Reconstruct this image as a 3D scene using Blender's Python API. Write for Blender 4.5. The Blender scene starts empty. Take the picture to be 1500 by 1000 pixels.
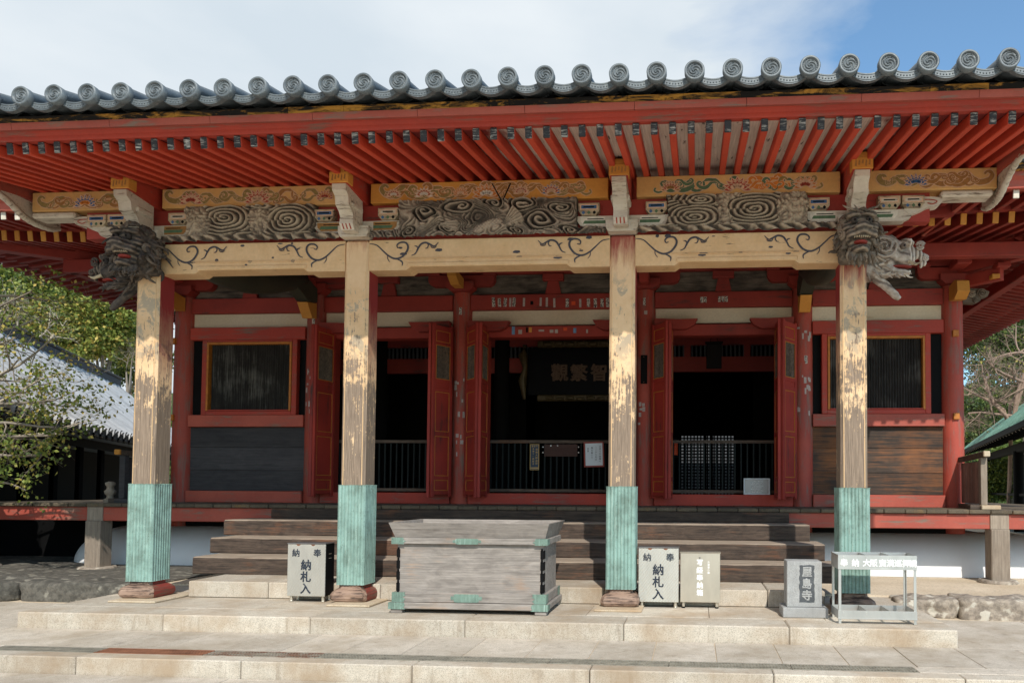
import bpy, math, random, bmesh
from mathutils import Vector, Matrix, noise as mnoise
random.seed(7)
SC = bpy.context.scene
COL = SC.collection
PI = math.pi
# ---------------------------------------------------------------- camera calibration (metres, platform top = z 0)
CAM = Vector((2.3012, -7.9576, 1.2914)); FPX = 1081.2615; PPX, PPY = 935.0806, 676.6937
def _axes():
    yaw, pit, rol = .0765, .0352, .0058
    f = Vector((-math.sin(yaw), math.cos(yaw), 0)); r = Vector((math.cos(yaw), math.sin(yaw), 0)); u = Vector((0, 0, 1))
    f2 = f*math.cos(pit)+u*math.sin(pit); u2 = u*math.cos(pit)-f*math.sin(pit)
    r3 = r*math.cos(rol)+u2*math.sin(rol); u3 = u2*math.cos(rol)-r*math.sin(rol)
    return r3, u3, f2
AR, AU, AF = _axes()
def at(px, py, x=None, y=None, z=None):
    """the point of a measured photo pixel on the real plane x, y or z = const"""
    d = AF+AR*((px-PPX)/FPX)+AU*((PPY-py)/FPX)
    i, v = (0, x) if x is not None else ((1, y) if y is not None else (2, z))
    return CAM+d*((v-CAM[i])/d[i])
cam = bpy.data.cameras.new('camera'); co = bpy.data.objects.new('camera', cam); COL.objects.link(co)
co.matrix_world = Matrix(((AR.x, AU.x, -AF.x, CAM.x), (AR.y, AU.y, -AF.y, CAM.y), (AR.z, AU.z, -AF.z, CAM.z), (0, 0, 0, 1)))
cam.sensor_width = 36; cam.lens = 36*FPX/1500; cam.shift_x = (750-PPX)/1500; cam.shift_y = (PPY-500)/1500
cam.clip_end = 3000; cam.clip_start = .05
SC.camera = co
# ---------------------------------------------------------------- node helper
def L(r, g, b):
    f = lambda c: (c/255/12.92) if c/255 <= .04045 else ((c/255+.055)/1.055)**2.4
    return (f(r), f(g), f(b), 1)
class T:
    def __init__(s, name):
        s.m = bpy.data.materials.new(name); s.m.use_nodes = True; s.t = s.m.node_tree; s.N = s.t.nodes; s.K = s.t.links
        s.b = s.N['Principled BSDF']; s.out = s.N['Material Output']; s._c = {}
    def n(s, ty, **kw):
        x = s.N.new(ty)
        for k, v in kw.items(): setattr(x, k, v)
        return x
    def put(s, sock, v):
        if isinstance(v, bpy.types.NodeSocket): s.K.new(v, sock)
        elif v is not None: sock.default_value = v
    def co(s, sc=(1, 1, 1), rnd=True):
        k = (tuple(sc), rnd)
        if k in s._c: return s._c[k]
        v = s.n('ShaderNodeTexCoord').outputs['Object']
        if rnd:
            oi = s.n('ShaderNodeObjectInfo'); a = s.n('ShaderNodeVectorMath', operation='MULTIPLY_ADD')
            cmb = s.n('ShaderNodeCombineXYZ')
            for i in range(3): s.K.new(oi.outputs['Random'], cmb.inputs[i])
            s.K.new(cmb.outputs[0], a.inputs[0]); a.inputs[1].default_value = (37, 19, 53); s.K.new(v, a.inputs[2]); v = a.outputs[0]
        m = s.n('ShaderNodeMapping'); s.K.new(v, m.inputs['Vector']); m.inputs['Scale'].default_value = sc
        s._c[k] = m.outputs[0]; return s._c[k]
    def noise(s, v, sc, det=5, ro=.6, dist=0):
        x = s.n('ShaderNodeTexNoise'); s.K.new(v, x.inputs['Vector'])
        for k, q in (('Scale', sc), ('Detail', det), ('Roughness', ro), ('Distortion', dist)): x.inputs[k].default_value = q
        return x.outputs['Fac']
    def vor(s, v, sc, feat='F1', out='Distance'):
        x = s.n('ShaderNodeTexVoronoi', feature=feat); s.K.new(v, x.inputs['Vector']); x.inputs['Scale'].default_value = sc
        return x.outputs[out]
    def ramp(s, f, pts, interp='LINEAR'):
        x = s.n('ShaderNodeValToRGB'); s.put(x.inputs[0], f); e = x.color_ramp.elements; x.color_ramp.interpolation = interp
        while len(e) < len(pts): e.new(.5)
        for q, (p, c) in zip(e, pts):
            q.position = p; q.color = c if isinstance(c, tuple) else (c, c, c, 1)
        return x.outputs[0]
    def mix(s, f, a, b, mode='MIX'):
        x = s.n('ShaderNodeMix', data_type='RGBA', blend_type=mode); s.put(x.inputs[0], f); s.put(x.inputs[6], a); s.put(x.inputs[7], b)
        return x.outputs[2]
    def mth(s, op, a, b=None, c=None):
        x = s.n('ShaderNodeMath', operation=op); s.put(x.inputs[0], a); s.put(x.inputs[1], b)
        if c is not None: s.put(x.inputs[2], c)
        return x.outputs[0]
    def sep(s, axis):
        if ('sep', axis) not in s._c:
            x = s.n('ShaderNodeSeparateXYZ'); g = s.n('ShaderNodeNewGeometry'); s.K.new(g.outputs['Position'], x.inputs[0])
            for i in range(3): s._c[('sep', i)] = x.outputs[i]
        return s._c[('sep', axis)]
    def island(s):
        return s.n('ShaderNodeNewGeometry').outputs['Random Per Island']
    def attr(s, nm):
        return s.n('ShaderNodeAttribute', attribute_name=nm).outputs['Fac']
    def end(s, col, rough=.8, metal=0, bump=None, bs=.3, bd=.01, spec=None):
        s.put(s.b.inputs['Base Color'], col); s.put(s.b.inputs['Roughness'], rough); s.put(s.b.inputs['Metallic'], metal)
        if spec is not None: s.b.inputs['Specular IOR Level'].default_value = spec
        if bump is not None:
            x = s.n('ShaderNodeBump'); s.put(x.inputs['Height'], bump); x.inputs['Strength'].default_value = bs; x.inputs['Distance'].default_value = bd
            s.K.new(x.outputs[0], s.b.inputs['Normal'])
        return s.m
def grain(ax, a=1.0, b=12.0):
    v = [b, b, b]; v[ax] = a; return tuple(v)
def paint(name, c1, c2, under, wear=.62, ax=2, sc=1.6, rough=.65, dirt=None, soft=.05, extra=.0):
    """old paint flaking from timber: two tones, wear stretched along the grain shows the wood"""
    t = T(name); g = t.noise(t.co(grain(ax, 1.2, 9)), sc, 7, .68, .3); big = t.noise(t.co(), .9*sc, 4, .6); fine = t.noise(t.co(), 34, 3, .6)
    base = t.mix(t.ramp(big, [(.32, 0.), (.7, 1.)]), c1, c2)
    base = t.mix(t.ramp(fine, [(.35, .22), (.75, 0.)]), base, tuple(x*.45 for x in c1[:3])+(1,))
    w = t.mth('ADD', t.mth('MULTIPLY', g, .72), t.mth('MULTIPLY', big, .28))
    mask = t.ramp(w, [(wear-soft, 0.), (wear+soft, 1.)])
    und = t.mix(t.noise(t.co(grain(ax, 1.5, 40)), 2.5, 5), under, tuple(x*.4 for x in under[:3])+(1,))
    colr = t.mix(mask, base, und)
    if dirt: colr = t.mix(t.ramp(t.noise(t.co((1, 1, .35)), 1.7, 6, .7), [(.5, 0.), (.72, .8)]), colr, dirt)
    colr = t.mix(1., colr, t.ramp(t.n('ShaderNodeObjectInfo').outputs['Random'], [(0., .86), (1., 1.08)]), 'MULTIPLY')
    return t.end(colr, rough, bump=t.mth('SUBTRACT', t.mth('MULTIPLY', fine, .15), t.mth('MULTIPLY', mask, .8)), bs=.35, bd=.004)
def wood(name, c1, c2, ax=0, sc=1.5, rough=.85, c3=None, p3=.62, bs=.6, island=True, fs=.5):
    """bare weathered timber: long grain, fine checks, warmer patches"""
    t = T(name); g = t.noise(t.co(grain(ax, .8, 16)), sc*1.4, 8, .7, .6); f = t.noise(t.co(grain(ax, .7, 70)), sc*1.5, 4, .6, .2); big = t.noise(t.co(), sc, 4)
    mott = t.noise(t.co(grain(ax, 1.6, 4.5)), sc*1.6, 6, .65, .8)
    colr = t.mix(t.ramp(t.mth('ADD', t.mth('MULTIPLY', g, .5), t.mth('MULTIPLY', mott, .5)), [(.34, 0.), (.64, 1.)]), c1, c2)
    colr = t.mix(t.ramp(f, [(.32, fs), (.5, 0.)]), colr, tuple(x*.35 for x in c1[:3])+(1,))
    if c3: colr = t.mix(t.ramp(t.mth('ADD', t.mth('MULTIPLY', g, .45), t.mth('MULTIPLY', big, .55)), [(p3-.08, 0.), (p3+.1, .9)]), colr, c3)
    if island:
        k = t.ramp(t.island(), [(0., .72), (1., 1.18)]); colr = t.mix(1., colr, k, 'MULTIPLY')
    return t.end(colr, rough, bump=t.mth('ADD', g, t.mth('MULTIPLY', f, .7)), bs=bs, bd=.006)
def granite(name, c1, c2, stain, sc=1.0, island=True):
    t = T(name); v = t.co(rnd=False); sp = t.noise(v, 150*sc, 2, .7); sp2 = t.vor(v, 210*sc); big = t.noise(v, 1.3, 6, .65); mid = t.noise(v, 9, 5, .6)
    colr = t.mix(t.ramp(mid, [(.35, 0.), (.7, 1.)]), c1, c2)
    colr = t.mix(t.ramp(t.noise(t.co((5, 5, .7), False), 3, 6, .7), [(.54, 0.), (.70, .5)]), colr, tuple(x*.62 for x in stain[:3])+(1,)); colr = t.mix(t.ramp(sp, [(.38, .8), (.5, 0.)]), colr, tuple(x*.5 for x in c1[:3])+(1,))
    colr = t.mix(t.ramp(sp2, [(.0, .35), (.3, 0.)]), colr, (.85, .8, .72, 1))
    colr = t.mix(t.ramp(big, [(.44, 0.), (.68, .8)]), colr, stain); colr = t.mix(t.ramp(t.noise(v, 4.5, 7, .75), [(.56, 0.), (.70, .45)]), colr, tuple(x*.45 for x in stain[:3])+(1,))
    if island: colr = t.mix(1., colr, t.ramp(t.island(), [(0., .86), (1., 1.1)]), 'MULTIPLY')
    return t.end(colr, .85, bump=t.mth('ADD', sp, t.mth('MULTIPLY', mid, .8)), bs=.35, bd=.004)
def plain(name, c, rough=.6, metal=0, var=.25, sc=6, bs=.15):
    t = T(name); t.b.inputs['Specular IOR Level'].default_value = .12 if max(c[:3]) < .03 else .5; nz = t.noise(t.co(), sc, 5, .6)
    return t.end(t.mix(t.ramp(nz, [(.3, 0.), (.75, 1.)]), c, tuple(x*(1-var) for x in c[:3])+(1,)), rough, metal, bump=nz, bs=bs, bd=.004)
# ---------------------------------------------------------------- materials
GREYW = L(150, 138, 125)
M = {}
M['red'] = paint('red_paint', L(188, 66, 46), L(162, 58, 48), L(148, 112, 98), .585, 0, 1.6)
M['red_v'] = paint('red_paint_upright', L(178, 76, 58), L(154, 58, 46), L(146, 112, 100), .575, 2, 1.8, soft=.08)
M['red_raft'] = paint('red_rafter_paint', L(208, 74, 44), L(184, 60, 40), L(150, 110, 90), .72, 1, 1.8)
M['red_dark'] = paint('dull_red_paint', L(162, 56, 43), L(132, 43, 35), L(84, 62, 54), .61, 0, 1.6)
M['red_fade'] = paint('faded_red_rail_paint', L(184, 90, 72), L(164, 72, 58), L(150, 124, 108), .585, 0, 2.0)
M['door_red'] = paint('door_red_paint', L(172, 52, 38), L(138, 38, 30), L(64, 48, 42), .61, 2, 1.4)
M['ochre_line'] = plain('ochre_trim_paint', L(196, 120, 40), .6, 0, .4, 14)
M['ochre'] = paint('ochre_paint', L(222, 158, 70), L(200, 132, 48), L(190, 160, 120), .7, 0, 2)
M['ochre_pale'] = paint('pale_ochre_paint', L(220, 175, 110), L(206, 158, 92), L(150, 132, 110), .66, 0, 2)
M['cream'] = paint('cream_paint', L(230, 194, 148), L(218, 178, 128), L(88, 78, 66), .632, 0, 4.5, soft=.018)
M['white_old'] = paint('flaking_white_paint', L(214, 205, 190), L(196, 182, 160), L(120, 100, 84), .58, 0, 4)
M['white_tip'] = paint('rafter_tip_cap', L(40, 40, 44), L(26, 26, 30), L(205, 200, 190), .56, 0, 9)
M['plaster'] = paint('old_plaster', L(226, 214, 190), L(208, 190, 160), L(180, 150, 115), .7, 0, 1.2, .9)
M['plaster_w'] = plain('white_plaster', L(232, 232, 232), .9, 0, .08, 2, .1)
M['dark_wood'] = wood('soot_dark_boards', L(48, 48, 52), L(78, 76, 78), 0, 1.2)
M['warm_wood'] = wood('sun_worn_boards', L(46, 39, 35), L(84, 69, 58), 0, 1.2, c3=L(146, 92, 52), p3=.55)
M['grey_wood'] = wood('weathered_grey_timber', L(112, 105, 99), L(164, 156, 148), 0, 1.6, c3=L(160, 122, 88), p3=.64, island=False, fs=.45, bs=.5)
M['step_wood'] = wood('worn_step_timber', L(58, 48, 42), L(116, 100, 86), 0, 1.6, c3=L(134, 88, 56), p3=.63, fs=.8)
M['deck_wood'] = wood('mossy_deck_boards', L(76, 68, 56), L(112, 100, 82), 1, 2.2, c3=L(150, 112, 48), p3=.62)
M['post_wood'] = wood('grey_post_timber', L(128, 114, 100), L(164, 150, 134), 2, 1.6, c3=L(160, 62, 52), p3=.66)
M['lattice'] = wood('dark_lattice_wood', L(24, 23, 23), L(62, 59, 56), 2, 1.5, c3=L(140, 138, 132), p3=.60)
M['black'] = plain('black_wood', L(17, 17, 18), .7, 0, .4, 5)
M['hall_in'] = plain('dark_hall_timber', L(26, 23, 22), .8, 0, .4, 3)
M['rail_black'] = plain('dark_green_railing', L(28, 36, 36), .5, 0, .3, 8)
M['carved'] = None
def m_pillar(name, side):
    """ochre-cream paint, lichened above, rubbed back to grey timber below, remains of red at the very top; sides keep more red"""
    t = T(name); z = t.sep(2); h = t.mth('MULTIPLY_ADD', z, 1/2.4, -1.3/2.4)
    iso = t.noise(t.co((1, 1, .8)), 15, 8, .68, .3); st = t.noise(t.co((24, 24, 1.6)), 3, 7, .7); big = t.noise(t.co(), 2.6, 6, .65); med = t.noise(t.co((1, 1, .7)), 6, 9, .74, .6)
    n = t.mth('ADD', t.mth('MULTIPLY', iso, .5), t.mth('ADD', t.mth('MULTIPLY', st, .62), t.mth('MULTIPLY_ADD', big, .5, -.31)))
    vf = t.noise(t.co((34, 34, 1.2)), 3, 6, .7)
    wd = t.mix(t.ramp(vf, [(.3, 0.), (.7, 1.)]), L(94, 80, 68), L(156, 137, 118))
    oc = t.mix(t.ramp(big, [(.35, 0.), (.68, 1.)]), L(226, 194, 154), L(208, 170, 126))
    oc = t.mix(t.mth('MULTIPLY', t.ramp(med, [(.50, 0.), (.545, .8)]), t.ramp(h, [(.5, 0.), (.66, 1.), (.9, 1.), (1.02, 0.)])), oc, L(156, 146, 128))
    thr = t.ramp(h, [(0., .37), (.25, .42), (.42, .49), (.54, .535), (.70, .60), (.86, .68), (1., .74)])
    msk = t.ramp(t.mth('SUBTRACT', thr, n), [(0., 0.), (.035, 1.)])
    c = t.mix(msk, wd, oc)
    rd = t.mix(big, L(150, 46, 42), L(124, 36, 36))
    if side: rm = t.ramp(t.mth('ADD', t.mth('MULTIPLY', t.noise(t.co((9, 9, 1.5)), 2, 6, .7), .3), h), [(.62, 0.), (1.0, 1.)])
    else: rm = t.ramp(t.mth('ADD', t.mth('SUBTRACT', z, t.n('ShaderNodeAttribute', attribute_type='OBJECT', attribute_name='red_from').outputs['Fac']), t.mth('MULTIPLY_ADD', t.noise(t.co((9, 9, 1.2)), 2, 6, .7), .9, -.45)), [(0., 0.), (.34, .92)])
    c = t.mix(rm, c, rd)
    return t.end(c, .8, bump=t.mth('ADD', vf, t.mth('MULTIPLY', msk, .7)), bs=.5, bd=.004)
M['pillar_f'] = m_pillar('rubbed_ochre_pillar_paint', False)
M['pillar_s'] = m_pillar('red_to_ochre_pillar_paint', True)
def m_copper(name, base, dark, rnd=True):
    t = T(name); s1 = t.noise(t.co((9, 9, .7)), 3, 7, .7); n2 = t.noise(t.co(), 5, 6, .65); sp = t.noise(t.co(), 60, 3, .6)
    c = t.mix(t.ramp(s1, [(.32, 0.), (.7, 1.)]), base, tuple(min(1, x*1.3) for x in base[:3])+(1,))
    c = t.mix(t.ramp(n2, [(.42, 0.), (.66, .85)]), c, dark); c = t.mix(t.ramp(t.noise(t.co((14, 14, .6)), 4, 6, .75), [(.55, 0.), (.66, .75)]), c, L(164, 190, 178)); c = t.mix(t.ramp(t.noise(t.co((10, 10, 1.1)), 5, 6, .75), [(.60, 0.), (.68, .6)]), c, L(88, 78, 62))
    c = t.mix(t.ramp(sp, [(.28, .75), (.4, 0.)]), c, L(70, 74, 60))
    return t.end(c, .62, .0, bump=n2, bs=.2, bd=.004)
M['copper'] = m_copper('verdigris_copper', L(126, 156, 147), L(98, 120, 110))
M['copper_roof'] = m_copper('green_copper_roof', L(98, 136, 122), L(66, 98, 88))
M['granite'] = granite('warm_granite', L(188, 178, 162), L(206, 197, 182), L(160, 138, 112))
M['paving'] = granite('paving_granite', L(190, 180, 165), L(208, 198, 184), L(150, 136, 116))
M['pad'] = granite('buff_pad_stone', L(198, 182, 156), L(212, 196, 172), L(176, 146, 112))
M['sign_stone'] = granite('grey_sign_granite', L(156, 157, 156), L(178, 179, 178), L(140, 140, 138), 1.3, False)
M['sign_dark'] = granite('cut_dark_granite', L(72, 76, 80), L(92, 96, 100), L(60, 64, 68), 1.3, False)
def m_rock(name, c1, c2, lich):
    t = T(name); v = t.co(); n1 = t.noise(v, 3, 8, .68); n2 = t.noise(v, 14, 6, .65); n3 = t.noise(v, 7, 3, .5)
    c = t.mix(t.ramp(n1, [(.3, 0.), (.7, 1.)]), c1, c2); c = t.mix(t.ramp(n2, [(.4, .6), (.55, 0.)]), c, tuple(x*.45 for x in c1[:3])+(1,))
    c = t.mix(t.ramp(n3, [(.58, 0.), (.64, .75)]), c, lich)
    return t.end(c, .95, bump=t.mth('ADD', n1, t.mth('MULTIPLY', n2, .5)), bs=.8, bd=.03)
M['rock'] = m_rock('lichen_rock', L(138, 126, 114), L(172, 160, 144), L(196, 190, 176))
M['rock_dark'] = m_rock('shade_dark_rock', L(76, 74, 68), L(114, 109, 100), L(142, 138, 126))  # dark stone, deepened further to stand in for tree shade
def m_earth():
    t = T('beaten_earth'); v = t.co(rnd=False); n1 = t.noise(v, 1.2, 7, .65); n2 = t.noise(v, 40, 4, .6)
    c = t.mix(t.ramp(n1, [(.3, 0.), (.7, 1.)]), L(190, 172, 146), L(214, 198, 174)); c = t.mix(t.ramp(n2, [(.35, .4), (.5, 0.)]), c, L(130, 116, 96))
    return t.end(c, .95, bump=n2, bs=.4, bd=.01)
M['earth'] = m_earth()
def m_tile():
    t = T('silver_clay_tile'); v = t.co(); n1 = t.noise(v, 4, 6, .65); n2 = t.noise(v, 45, 4, .6)
    c = t.mix(t.ramp(n1, [(.3, 0.), (.72, 1.)]), L(74, 82, 88), L(106, 114, 118)); c = t.mix(t.ramp(n2, [(.56, 0.), (.7, .4)]), c, L(150, 154, 152))
    c = t.mix(1., c, t.ramp(t.island(), [(0., .85), (1., 1.1)]), 'MULTIPLY')
    return t.end(c, .5, .15, bump=n2, bs=.15, bd=.003)
M['tile'] = m_tile()
def m_tile2():
    t = T('pale_roof_tile'); v = t.co(rnd=False); n1 = t.noise(v, 1.4, 6, .65)
    c = t.mix(t.ramp(n1, [(.3, 0.), (.72, 1.)]), L(158, 159, 160), L(190, 190, 189)); c = t.mix(1., c, t.ramp(t.island(), [(0., .8), (1., 1.05)]), 'MULTIPLY')
    return t.end(c, .8, .0, bump=n1, bs=.1, spec=.2)
M['tile_pale'] = m_tile2()
def m_stain():
    t = T('black_stained_ochre_board'); f = t.noise(t.co((1.3, 1, 6), False), 2.2, 7, .72, .8); i = t.island()
    w = t.mth('ADD', t.mth('MULTIPLY', f, .85), t.mth('MULTIPLY', i, .10))
    return t.end(t.mix(t.ramp(w, [(.47, 0.), (.58, 1.)]), L(16, 14, 14), L(206, 150, 62)), .8, bump=f, bs=.3)
M['stain'] = m_stain()
def m_soffit():
    t = T('bare_and_red_soffit_boards'); x = t.sep(0); nz = t.noise(t.co((1, .5, 1), False), 1.8, 5, .6); f = t.noise(t.co((22, .8, 1), False), 2.5, 6, .68)
    k = t.mth('MULTIPLY_ADD', nz, .9, t.mth('MULTIPLY_ADD', t.mth('ABSOLUTE', t.mth('SUBTRACT', x, 2.35)), -.5, .55))
    bare = t.mix(t.ramp(f, [(.3, 0.), (.68, 1.)]), L(182, 174, 162), L(228, 221, 208)); bare = t.mix(t.ramp(t.noise(t.co((7, 1.2, 1), False), 2.2, 6, .7), [(.60, 0.), (.66, .95)]), bare, L(44, 34, 30))
    return t.end(t.mix(t.ramp(k, [(.0, 0.), (.12, 1.)]), L(122, 38, 34), bare), .85, bump=f, bs=.3)
M['soffit'] = m_soffit()
def m_carved(name, lo, mid, hi):  # groove shade and ridge light put into the colour by carving height
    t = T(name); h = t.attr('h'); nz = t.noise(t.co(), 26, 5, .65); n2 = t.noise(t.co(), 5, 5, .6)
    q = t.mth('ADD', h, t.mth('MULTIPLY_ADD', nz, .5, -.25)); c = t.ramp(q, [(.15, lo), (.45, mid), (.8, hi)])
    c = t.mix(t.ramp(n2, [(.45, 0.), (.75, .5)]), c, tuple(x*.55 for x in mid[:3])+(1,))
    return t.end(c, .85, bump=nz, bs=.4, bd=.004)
M['wave'] = m_carved('carved_wave_shading', L(58, 50, 43), L(106, 93, 80), L(174, 158, 136))
M['cloud'] = m_carved('carved_cloud_shading', L(56, 48, 42), L(106, 94, 82), L(170, 153, 134))
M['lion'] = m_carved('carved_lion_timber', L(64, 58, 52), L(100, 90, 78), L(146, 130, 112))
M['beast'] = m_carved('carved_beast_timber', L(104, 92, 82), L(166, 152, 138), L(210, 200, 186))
M['ink'] = plain('dark_ink_paint', L(70, 68, 76), .7, 0, .4, 20)
M['inkblue'] = plain('navy_lettering', L(34, 44, 58), .5, 0, .2, 20)
M['white'] = plain('white_lettering', L(240, 240, 238), .6, 0, .06, 20)
M['gold'] = plain('gold_lettering', L(196, 160, 92), .5, 0, .3, 20)
M['p_olive'] = plain('olive_scroll_paint', L(150, 128, 72), .7, 0, .4, 24); M['p_brown'] = plain('brown_scroll_paint', L(166, 118, 62), .7, 0, .4, 24)
M['p_pink'] = plain('pale_line_paint', L(216, 178, 146), .7, 0, .3, 24); M['p_red'] = plain('lotus_red_paint', L(172, 72, 52), .7, 0, .4, 24)
M['p_blue'] = plain('blue_detail_paint', L(62, 104, 150), .7, 0, .4, 24); M['p_orange'] = plain('orange_petal_paint', L(206, 122, 40), .7, 0, .3, 24)
M['p_green'] = plain('green_detail_paint', L(84, 112, 80), .7, 0, .4, 24); M['p_white'] = plain('white_detail_paint', L(222, 214, 198), .7, 0, .3, 24)
def m_steel(name, c, rough, pat=False, fine=False):
    t = T(name); v = t.co(rnd=False)
    n1 = t.noise(t.co((1, 1, .4)), 6, 5, .6); col = t.mix(t.ramp(n1, [(.3, 0.), (.75, 1.)]), c, tuple(x*.8 for x in c[:3])+(1,))
    bump = n1
    if pat:
        sx = t.n('ShaderNodeSeparateXYZ'); t.K.new(v, sx.inputs[0])
        u = t.mth('MULTIPLY', t.mth('ADD', sx.outputs[0], t.mth('MULTIPLY', sx.outputs[2], .55)), 2*PI/.026); w = t.mth('MULTIPLY', t.mth('SUBTRACT', sx.outputs[2], t.mth('MULTIPLY', sx.outputs[0], .2)), 2*PI/.021)
        bump = t.mth('MULTIPLY', t.mth('SINE', u), t.mth('SINE', w))
        return t.end(col, rough, .75, bump=bump, bs=.3, bd=.004)
    return t.end(col, rough, .8, bump=bump, bs=.05)
M['steel_pat'] = m_steel('embossed_steel', L(205, 202, 192), .42, True)
M['steel'] = m_steel('brushed_steel', L(214, 206, 190), .36)
M['steel_dk'] = m_steel('dark_steel', L(150, 150, 150), .4)  # darker steel tone for lids, box body, lock and notice sheet
M['galv'] = m_steel('galvanised_steel', L(206, 206, 202), .4)
M['rust'] = plain('rust', L(140, 92, 66), .9, 0, .55, 9)
M['grate'] = plain('grate_zinc', L(146, 140, 126), .6, .1, .5, 14)
M['base_wood'] = paint('split_pillar_foot', L(158, 132, 114), L(128, 102, 88), L(74, 56, 48), .52, 0, 3.5)
M['base_red'] = paint('split_red_pillar_foot', L(140, 62, 52), L(116, 48, 42), L(122, 92, 76), .53, 1, 3.5)
def m_slip():
    t = T('votive_paper'); v = t.co(rnd=False); k = t.noise(v, 55, 3, .6); e = t.noise(v, 18, 5, .7)
    c = t.mix(t.ramp(k, [(.44, 1.), (.5, 0.)]), L(196, 190, 180), L(34, 32, 36))
    return t.end(c, .9, bump=e, bs=.1)
M['slip'] = m_slip()
M['slip_grey'] = plain('torn_paper_scrap', L(190, 176, 170), .9, 0, .35, 30)
M['orange'] = plain('orange_sticker', L(226, 84, 40), .6, 0, .2, 20); M['blue_st'] = plain('blue_sticker', L(110, 150, 190), .6, 0, .3, 30)
M['navy'] = plain('navy_board', L(20, 52, 78), .5, 0, .3, 10); M['paper'] = plain('white_paper', L(214, 222, 226), .8, 0, .06, 10)
M['frame_red'] = plain('red_brown_frame', L(150, 58, 42), .5, 0, .3, 10); M['plq'] = plain('dark_plaque_board', L(18, 18, 21), .5, 0, .3, 4)
M['plq_gold'] = plain('dim_gilt_lettering', L(120, 94, 74), .6, 0, .3, 20); M['gilt'] = plain('old_gilt_carving', L(104, 86, 54), .5, .2, .5, 18)
M['dirt_brown'] = wood('brown_board_plaque', L(66, 44, 38), L(84, 58, 50), 0, 2)
M['tie_green'] = paint('dark_green_beam_paint', L(66, 66, 50), L(46, 46, 38), L(120, 100, 66), .66, 1, 2)
M['panel_wood'] = wood('pinkish_screen_boards', L(120, 88, 78), L(158, 128, 116), 2, 2)
M['ridge_dark'] = plain('black_ridge_tile', L(46, 50, 58), .75, 0, .3, 5)
M['void'] = plain('shade_black', L(6, 6, 7), .9, 0, .2, 5)  # near-black standing in for deep shade under the side roof
M['riser_wood'] = wood('dark_worn_riser', L(40, 32, 28), L(96, 80, 68), 0, 1.6, c3=L(128, 80, 50), p3=.62, fs=.85)
M['frieze'] = paint('sooty_frieze_paint', L(128, 118, 104), L(96, 84, 72), L(34, 30, 28), .54, 0, 2.2, soft=.12)
M['copper_fit'] = m_copper('dull_copper_fitting', L(104, 128, 116), L(84, 104, 94))
M['bare_paint'] = paint('worn_pale_paint', L(196, 180, 150), L(172, 150, 120), L(104, 90, 78), .56, 0, 5)
M['hall_grey'] = plain('dimming_grey', L(76, 80, 84), .9, 0, .2, 3)  # grey of the added wall behind the lattice, also on the transom bars
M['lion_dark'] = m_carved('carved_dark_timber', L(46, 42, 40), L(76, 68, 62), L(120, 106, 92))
M['tread_wood'] = wood('dusty_tread_timber', L(124, 110, 96), L(178, 162, 144), 0, 1.6, fs=.4)
M['half_rust'] = paint('half_rusted_zinc', L(150, 142, 128), L(132, 124, 110), L(132, 86, 62), .52, 0, 5)
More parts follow.
